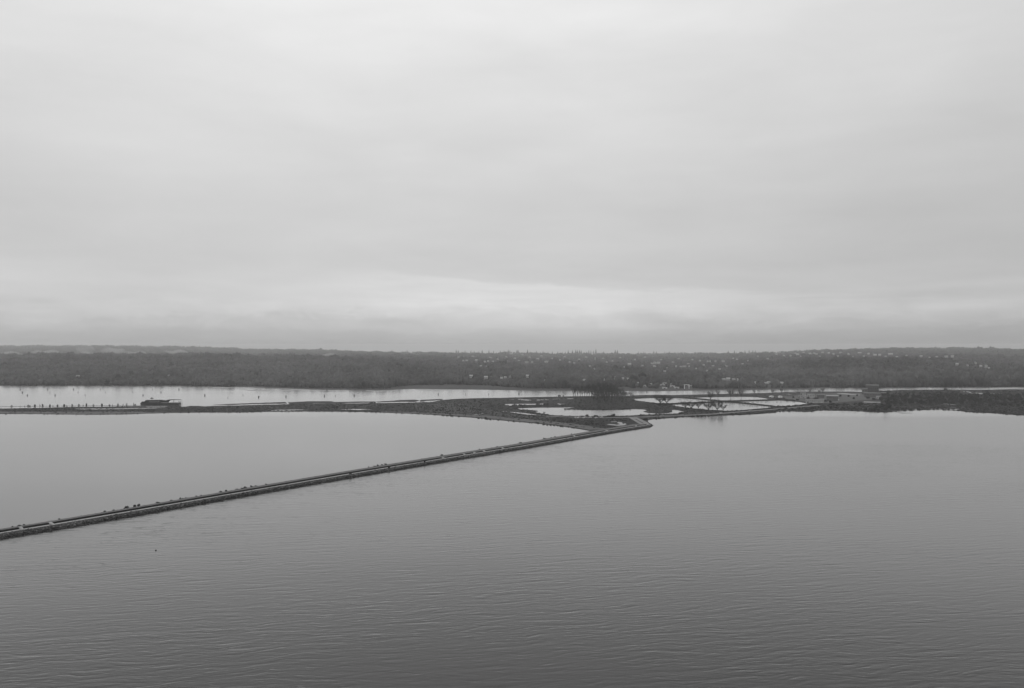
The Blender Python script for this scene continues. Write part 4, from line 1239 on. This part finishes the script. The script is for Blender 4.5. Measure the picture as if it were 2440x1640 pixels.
# ------------------------------------------------------------------ river furniture
def piling(h, r, n, seed):
    rnd = random.Random(seed)
    root = empty('piling', (0, 0, 0))
    for k in range(n):
        a = 2 * math.pi * k / max(n, 1); q = (math.cos(a) * r * 1.6, math.sin(a) * r * 1.6) if n > 1 else (0, 0)
        mb = MB(); mb.tube([(q[0] * 1.5, q[1] * 1.5, -2), (q[0], q[1], h * rnd.uniform(.88, 1))], [r, r * .9], 8)
        mb.build('pile', M['timber'], root)
    if n > 1:
        mb = MB(); mb.tube([(0, 0, h * .7), (0, 0, h * .76)], [r * 2.9, r * 2.9], 10); mb.build('band', M['dark_paint'], root)
    return root


pil = Kinds([piling(5, .5, 1, 1), piling(5, .45, 3, 2), piling(5, .5, 4, 3)])
BOOM = [(28, 4.5, 1), (48, 3, 0), (59, 3, 0), (67, 5, 1), (71, 3.4, 1), (83, 5.6, 2), (95, 5.6, 0), (101.5, 6, 1), (119, 5, 1), (126, 3, 0), (137, 4.6, 1), (153, 5, 2), (159, 3, 0), (172, 5, 1), (188, 5, 1), (198, 4, 0), (206, 6.4, 1), (223, 4, 1), (243, 5.6, 2), (261, 3.4, 1), (268, 3.4, 0), (281, 5, 1), (293, 5, 0), (302, 5, 1), (318, 6.4, 0), (322, 3.6, 1)]
for i, (px, hp, k) in enumerate(BOOM):
    py = np.interp(px, [28, 322], [970, 966.4])
    p = at(px, py, 0); s = hp * p.y / FOC / 5
    o = pil.place((p.x, p.y, 0), random.uniform(0, 6), (1.25, 1.25, s), k)
    o.rotation_euler = (0, random.uniform(-.08, .08), random.uniform(0, 6))
    tag(o, '%s from the left of the timber pilings along the log boom' % ordw(i + 1), 'piling', 'timber pilings along the log boom')
RP = {'posts in the river\'s farthest left row': [(48, 930), (113, 930), (175, 929.4), (239, 929.6), (364, 929), (426.5, 929.6)],
      'posts in the river\'s middle left row': [(53.5, 937), (119, 937), (186, 936.6), (251, 936.6), (316.5, 936), (383.5, 936)],
      'posts in the river\'s nearest left row': [(65.5, 944), (131.5, 944), (203, 943.6), (341, 943.6), (488, 944)],
      'posts in mid river right of the barge': [(543, 949), (579, 943), (616.5, 948), (681.5, 947), (773, 945.6), (799, 944.6), (844, 944.6)],
      'posts in mid river left of the grove': [(1044.5, 941.4), (1110, 941.4), (1164.5, 941.4), (1236.5, 940), (1347, 939.4)]}
for phrase, lst in RP.items():
    for i, (px, py) in enumerate(lst):
        p = at(px, py, 0)
        o = pil.place((p.x, p.y, 0), random.uniform(0, 6), (1.1, 1.1, random.uniform(.75, .98)), random.choice([0, 1, 1]))
        tag(o, '%s from left of the %s' % (ordw(i + 1), phrase), 'piling', 'lone posts standing in the river')
for px, py, lab in ((779, 932, 'lone post close to the far bank right of the mud bars'), (1541, 935, 'lone dark post at the far bank right of the grove')):
    p = at(px, py, 0); tag(pil.place((p.x, p.y, 0), 0, (1, 1, 1.0), 1), lab, 'piling', 'lone posts standing in the river')
pil.clean()

lb = empty('log_boom', at(160, 968.4))
base_ = at(160, 968.4)
mb = MB(); xs = np.linspace(-40, 336, 60)
for i in range(len(xs) - 1):
    a = at(xs[i], np.interp(xs[i], [-40, 336], [969.6, 966]), .1); c = at(xs[i + 1] - .8, np.interp(xs[i + 1], [-40, 336], [969.6, 966]), .1)
    mb.tube([a - base_, c - base_], [.42, .36], 7)
mb.build('boom_logs', M['timber'], lb)
tag(lb, 'thin floating line of boom logs linking the pilings to the barge', 'log boom')

# barge
p = at(385, 965.4, 0); k = p.y / FOC
bgx = empty('barge', p, -(385 - 1220) / FOC * 0)
L = 93 * k
mb = MB()
mb.prism([(-L / 2 + 2.5, -1), (-L / 2, 2.6), (-L / 2 + .6, 4.6), (L / 2 - 5, 4.6), (L / 2 - 3.2, 3.6), (L / 2 - 4, -1)], -9, 9)
mb.build('hull', M['barge'], bgx)
mb = MB(); mb.box(-L / 2 + 2, L / 2 - 6, -8, 8, 4.603, 4.75); mb.build('deck', M['mid_paint'], bgx)
mb = MB()
mb.prism([(-L / 2 + .8, 4.6), (-L / 2 + 3, 8.6), (-L / 2 + 6, 9.4), (-L * .02, 9.9), (-L * .02, 8.2), (-L * .1, 7.4), (-L * .1, 7.05), (-L * .28, 7.05), (-L * .28, 4.61)], 7.8, 8.6)
mb.box(-L * .1, L * .06, 7.8, 8.6, 4.61, 9.0)
mb.build('bulwark', M['barge'], bgx, )
mb = MB(); mb.prism([(-L / 2 + 1.2, 4.61), (-L / 2 + 3, 7.4), (-L * .30, 7.2), (-L * .26, 5.6), (L * .02, 5.6), (L * .05, 4.61)], -8.6, -7.9); mb.build('bulwark', M['barge'], bgx)
mb = MB(); mb.box(-L * .31, -L * .07, -2.5, 2.5, 4.76, 8.0); mb.build('deckhouse', M['mid_paint'], bgx)
g = MB()
g.prism([(L * .06, 7.0), (L * .09, 9.6), (L * .2, 10.6), (L * .47, 10.4), (L * .47, 9.4), (L * .2, 9.2), (L * .17, 7.4), (L * .14, 4.61), (L * .06, 4.61)], 6.8, 7.6)
g.box(L * .27, L * .28, 6.9, 7.5, 4.61, 10.3)
g.build('gantry', M['barge'], bgx)
mb = MB()
for x0 in (L / 2 - 3, L / 2 - .4):
    mb.box(x0, x0 + .5, -6, -5.4, .4, 8)
    mb.box(x0, x0 + .5, 5.4, 6, .4, 8)
mb.box(L / 2 - 2.5, L / 2 - .4, -6, -5.4, 7.4, 8); mb.box(L / 2 - 2.5, L / 2 - .4, -6, -5.4, .4, .9)
mb.box(L / 2 - 3, L / 2 + .1, -5.4, 5.4, 1.0, 1.4)
mb.build('end_frame', M['grey_paint'], bgx)
bgx.scale = (1, 1, 1.05)
tag(bgx, 'long dark moored barge with raised bulwark and open gantry', 'barge')

# skiff
p = at(362, 950, 0); r_ = empty('motorboat', p)
mb = MB()
secs = [(-3.6, 1.1, 1.1), (-1, 1.25, 1.1), (1.8, 1.0, 1.25), (3.8, .1, 1.6)]
for x, w, z in secs: mb.v += [(x, -w, z), (x, -w * .6, -.4), (x, w * .6, -.4), (x, w, z)]
for i in range(3):
    for k in range(4):
        mb.f.append((4 * i + k, 4 * i + (k + 1) % 4, 4 * i + 4 + (k + 1) % 4, 4 * i + 4 + k))
mb.f += [(3, 2, 1, 0), (12, 13, 14, 15)]
mb.build('hull', M['dark_paint'], r_)
mb = MB(); mb.prism([(-1.6, 1.1), (-1.4, 2.7), (.6, 2.7), (1.4, 1.15)], -.85, .85); mb.build('cabin', M['mid_paint'], r_)
tag(r_, 'small dark motorboat on the river behind the barge', 'boat')
# floating marker in the open bay
p = at(371.5, 1312, 0); r_ = empty('buoy', p)
mb = MB(); mb.tube([(0, 0, -.5), (0, 0, -.1), (0, 0, .3), (0, 0, .5)], [.2, .42, .42, .2], 12); mb.build('float', M['rubber'], r_, True)
mb = MB(); mb.tube([(0, 0, .5), (0, 0, .9)], [.06, .04], 6); mb.build('staff', M['dark_paint'], r_)
tag(r_, 'small dark buoy floating alone in the open bay', 'buoy')


# ------------------------------------------------------------------ cars
def car(mat):
    root = empty('parked_car', (0, 0, 0))
    mb = MB(); mb.prism([(-2.2, .35), (-2.2, .85), (-2.0, .98), (1.0, 1.0), (2.1, .8), (2.2, .4)], -.88, .88); mb.build('body', mat, root)
    mb = MB(); mb.prism([(-1.95, .985), (-1.5, 1.5), (.2, 1.52), (1.0, 1.01)], -.76, .76); cab = mb.build('cabin', M['window'], root)
    mb = MB(); mb.box(-1.5, .15, -.72, .72, 1.5, 1.58); mb.build('roof', mat, root)
    for x in (-1.35, 1.35):
        for y in (-.8, .8):
            mb = MB(); mb.tube([(x, y - .12, .33), (x, y + .12, .33)], [.33, .33], 12); mb.build('wheel', M['rubber'], root)
    return root


cars = Kinds([car(M['car_white']), car(M['car_grey']), car(M['car_dark'])])
names = ['white', 'silver', 'dark']
LOT = [(1371, 0), (1374, 0), (1379.6, 0), (1384, 1), (1389.6, 0), (1393.2, 0), (1397, 1), (1402, 1), (1407, 0), (1421, 0), (1429, 1), (1433, 0), (1436.4, 1), (1412, 2)]
for i, (px, k) in enumerate(sorted(LOT)):
    py = 996.4 + .5 * math.sin(i * 2.1)
    p = at(px, py, LAND_Z + .36)
    o = cars.place(p, R(90 + 35 * math.sin(i * 1.7)), 1.45, k)
    tag(o, '%s car, %s from the left in the row parked below the pond bushes' % (names[k], ordw(i + 1)), 'car', 'cars parked below the pond bushes')
for px, py, k, lab in ((1718, 985.4, 0, 'white car on the shore road below the right end of the lagoon trees'), (1787, 979.6, 1, 'silver car on the shore road right of the white one, below the dike corner'), (1625, 990.2, 1, 'silver car on the shore road below the dome-shaped bush'), (1578, 992, 1, 'silver car on the shore road just right of the junction'), (1566, 992.4, 2, 'dark car on the shore road beside the silver one by the junction')):
    p = at(px, py, LAND_Z + .32)
    tag(cars.place(p, R(165), 1.35, k), lab, 'car', 'cars on the shore road')
cars.clean()


# ------------------------------------------------------------------ treatment plant
def building(name, x0, x1, yb, yt, depth, wall, roof, label, cat='building', bays=4, z0=LAND_Z, par=.5):
    p = at((x0 + x1) / 2, yb, z0); k = p.y / FOC
    w = (x1 - x0) * k; h = max(2.5, (yb - yt) * k - depth * .045)
    root = empty(name, p, -((x0 + x1) / 2 - 1220) / FOC)
    mb = MB(); mb.box(-w / 2, w / 2, 0, depth, -.5, h); mb.build('wall', M[wall], root)
    mb = MB(); mb.box(-w / 2 - par, w / 2 + par, -par, depth + par, h, h + .6); mb.build('roof', M[roof], root)
    for i in range(bays):
        xx = -w / 2 + w * (i + .5) / bays
        mb = MB(); mb.box(xx - w / bays * .2, xx + w / bays * .2, -.06, .2, h * .55, h * .72)
        mb.build('window', M['window'], root)
    mb = MB(); mb.box(-w * .42, -w * .42 + min(3, w * .2), -.08, .2, 0, min(3, h * .4)); mb.build('door', M['dark_paint'], root)
    tag(root, label, cat, 'treatment plant buildings')
    return root


building('hall', 2064, 2092.5, 938, 917.4, 26, 'dark_paint', 'grey_paint', 'tallest dark boxy plant hall with a pale roof edge', bays=6)
building('annex', 2054, 2066, 940, 925.6, 14, 'mid_paint', 'roofing', 'narrow annex with pale roof against the tall hall\'s left side', bays=2)
building('hall', 2060, 2096, 946.6, 936.4, 16, 'mid_paint', 'roofing', 'lower grey hall in front of the tallest dark hall', bays=6)
building('shed', 2088, 2099, 951.6, 944.4, 8, 'far_wall', 'pale_roofing', 'small square white building in front of the lower grey hall', bays=2)
building('shed', 2098, 2112, 941, 936.4, 10, 'dark_paint', 'pale_roofing', 'small dark shed with a white roof at the wood\'s edge', bays=2)
building('office_building', 1970, 1996, 955.4, 943.2, 18, 'mid_paint', 'pale_roofing', 'broad grey plant building with a pale flat roof, left of the yard', bays=6)
building('workshop', 1947, 1964, 948.6, 940, 14, 'mid_paint', 'roofing', 'grey block behind and left of the broad plant building', bays=4)
building('workshop', 1924, 1940, 948, 939, 14, 'dim_wall', 'roofing', 'pale grey block at the plant\'s centre, third from the broad building', bays=3)
building('pump_house', 1902, 1913, 948.6, 942, 10, 'dim_wall', 'roofing', 'small pale pump house at the plant\'s left side', bays=2)
building('pump_house', 1914, 1921, 949, 943.6, 9, 'dim_wall', 'pale_roofing', 'smallest pale box right beside the pump house', bays=2)
building('basin_building', 1921, 1962, 960.6, 952.6, 12, 'dim_wall', 'roofing', 'long low grey plant building behind the right lagoon tip', bays=9)
building('shed', 1880, 1896, 941, 935.4, 9, 'mid_paint', 'roofing', 'grey shed by the river at the plant\'s back left', bays=2)
building('shed', 1907, 1920, 941, 936.4, 9, 'dim_wall', 'roofing', 'pale shed by the river right of the grey shed', bays=2)


def tank(px, py, wpx, hpx, wall, roof, label):
    p = at(px, py, LAND_Z); k = p.y / FOC; r = wpx * k / 2; h = hpx * k
    root = empty('storage_tank', p)
    mb = MB(); mb.tube([(0, 0, -.3), (0, 0, h)], [r, r], 24); mb.build('shell', M[wall], root, False)
    mb = MB(); mb.tube([(0, 0, h), (0, 0, h + .25), (0, 0, h + r * .22)], [r * 1.02, r * 1.02, .2], 24); mb.build('roof', M[roof], root)
    mb = MB(); mb.box(-.4, .4, -r - .3, -r - .05, 0, h + .8); mb.build('ladder', M['grey_paint'], root)
    tag(root, label, 'tank', 'treatment plant tanks')


tank(1838, 947.4, 11, 3.2, 'white', 'white', 'left one of two bright white domed tanks behind the lagoons')
tank(1859, 947.6, 10, 3.4, 'white', 'white', 'right one of two bright white domed tanks behind the lagoons')
tank(1846, 949, 6, 3, 'mid_paint', 'roofing', 'small grey tank beside the left white tank')
tank(1880, 944, 12, 4, 'mid_paint', 'roofing', 'grey tank right of the white tanks at the plant\'s edge')

# mast beside the plant and the delivery truck in the yard
p = at(2012, 935, LAND_Z); r_ = empty('lamp_mast', p)
mb = MB(); mb.tube([(0, 0, 0), (0, 0, 13)], [.3, .18], 8); mb.build('pole', M['dark_paint'], r_)
mb = MB(); mb.box(-1.2, 1.2, -.3, .3, 12.8, 13.3); mb.build('lamp', M['grey_paint'], r_)
tag(r_, 'thin lamp mast by the river left of the tall hall', 'mast')
p = at(1993, 954.6, LAND_Z + .1); r_ = empty('box_truck', p)
mb = MB(); mb.box(-4, 3, -1.3, 1.3, 1.0, 3.9); mb.build('cargo_box', M['white'], r_)
mb = MB(); mb.prism([(3.05, .7), (3.05, 2.9), (4.4, 2.8), (5.2, 1.8), (5.2, .7)], -1.2, 1.2); mb.build('cab', M['white'], r_)
mb = MB(); mb.box(-4, 3.05, -1.0, 1.0, .6, .995); mb.build('chassis', M['rubber'], r_)
for x in (-2.6, 3.9):
    for y in (-1.1, 1.1):
        mb = MB(); mb.tube([(x, y - .2, .5), (x, y + .2, .5)], [.5, .5], 12); mb.build('wheel', M['rubber'], r_)
tag(r_, 'white box truck parked beside the broad grey plant building', 'truck')

# white gantry crane on the far bank
dd = hill_hit(1631, 927) or 2500
r_ = empty('boat_crane', ((1631 - 1220) / FOC * dd, dd, hill(1631, dd)))
mb = MB(); mb.box(-.8, .8, -.8, .8, 0, 11); mb.build('leg', M['white'], r_)
mb = MB(); mb.box(-2, 14, -.7, .7, 11, 12.2); mb.build('beam', M['white'], r_)
mb = MB(); mb.box(12, 13.2, -.7, .7, 0, 10.99); mb.build('leg', M['white'], r_)
tag(r_, 'white boat crane on the far bank among the pale sheds', 'crane')

# ------------------------------------------------------------------ haze
hm = bpy.data.materials.new('haze_air'); hm.use_nodes = True
t = NT(hm.node_tree)
t.n.remove(t.n['Principled BSDF'])
pv = t.node('ShaderNodeVolumePrincipled')
pv.inputs['Color'].default_value = grey(.97)
pv.inputs['Density'].default_value = 5.8e-5
pv.inputs['Anisotropy'].default_value = .3
t.l.new(pv.outputs[0], t.n['Material Output'].inputs['Volume'])
mb = MB(); mb.box(-9800, 9800, -1000, 14000, -4.5, 162)
hz = mb.build('haze', hm)
tag(hz, kind='stuff')
hz['label'] = 'thin pale haze in the air over the bay and hills'
hz['category'] = 'haze'

# ------------------------------------------------------------------ render settings
sc.view_settings.view_transform = 'Standard'
sc.view_settings.look = 'None'
sc.view_settings.exposure = 0
sc.view_settings.gamma = 1
sc.cycles.volume_bounces = 1
sc.cycles.max_bounces = 6
sc.cycles.use_denoising = True
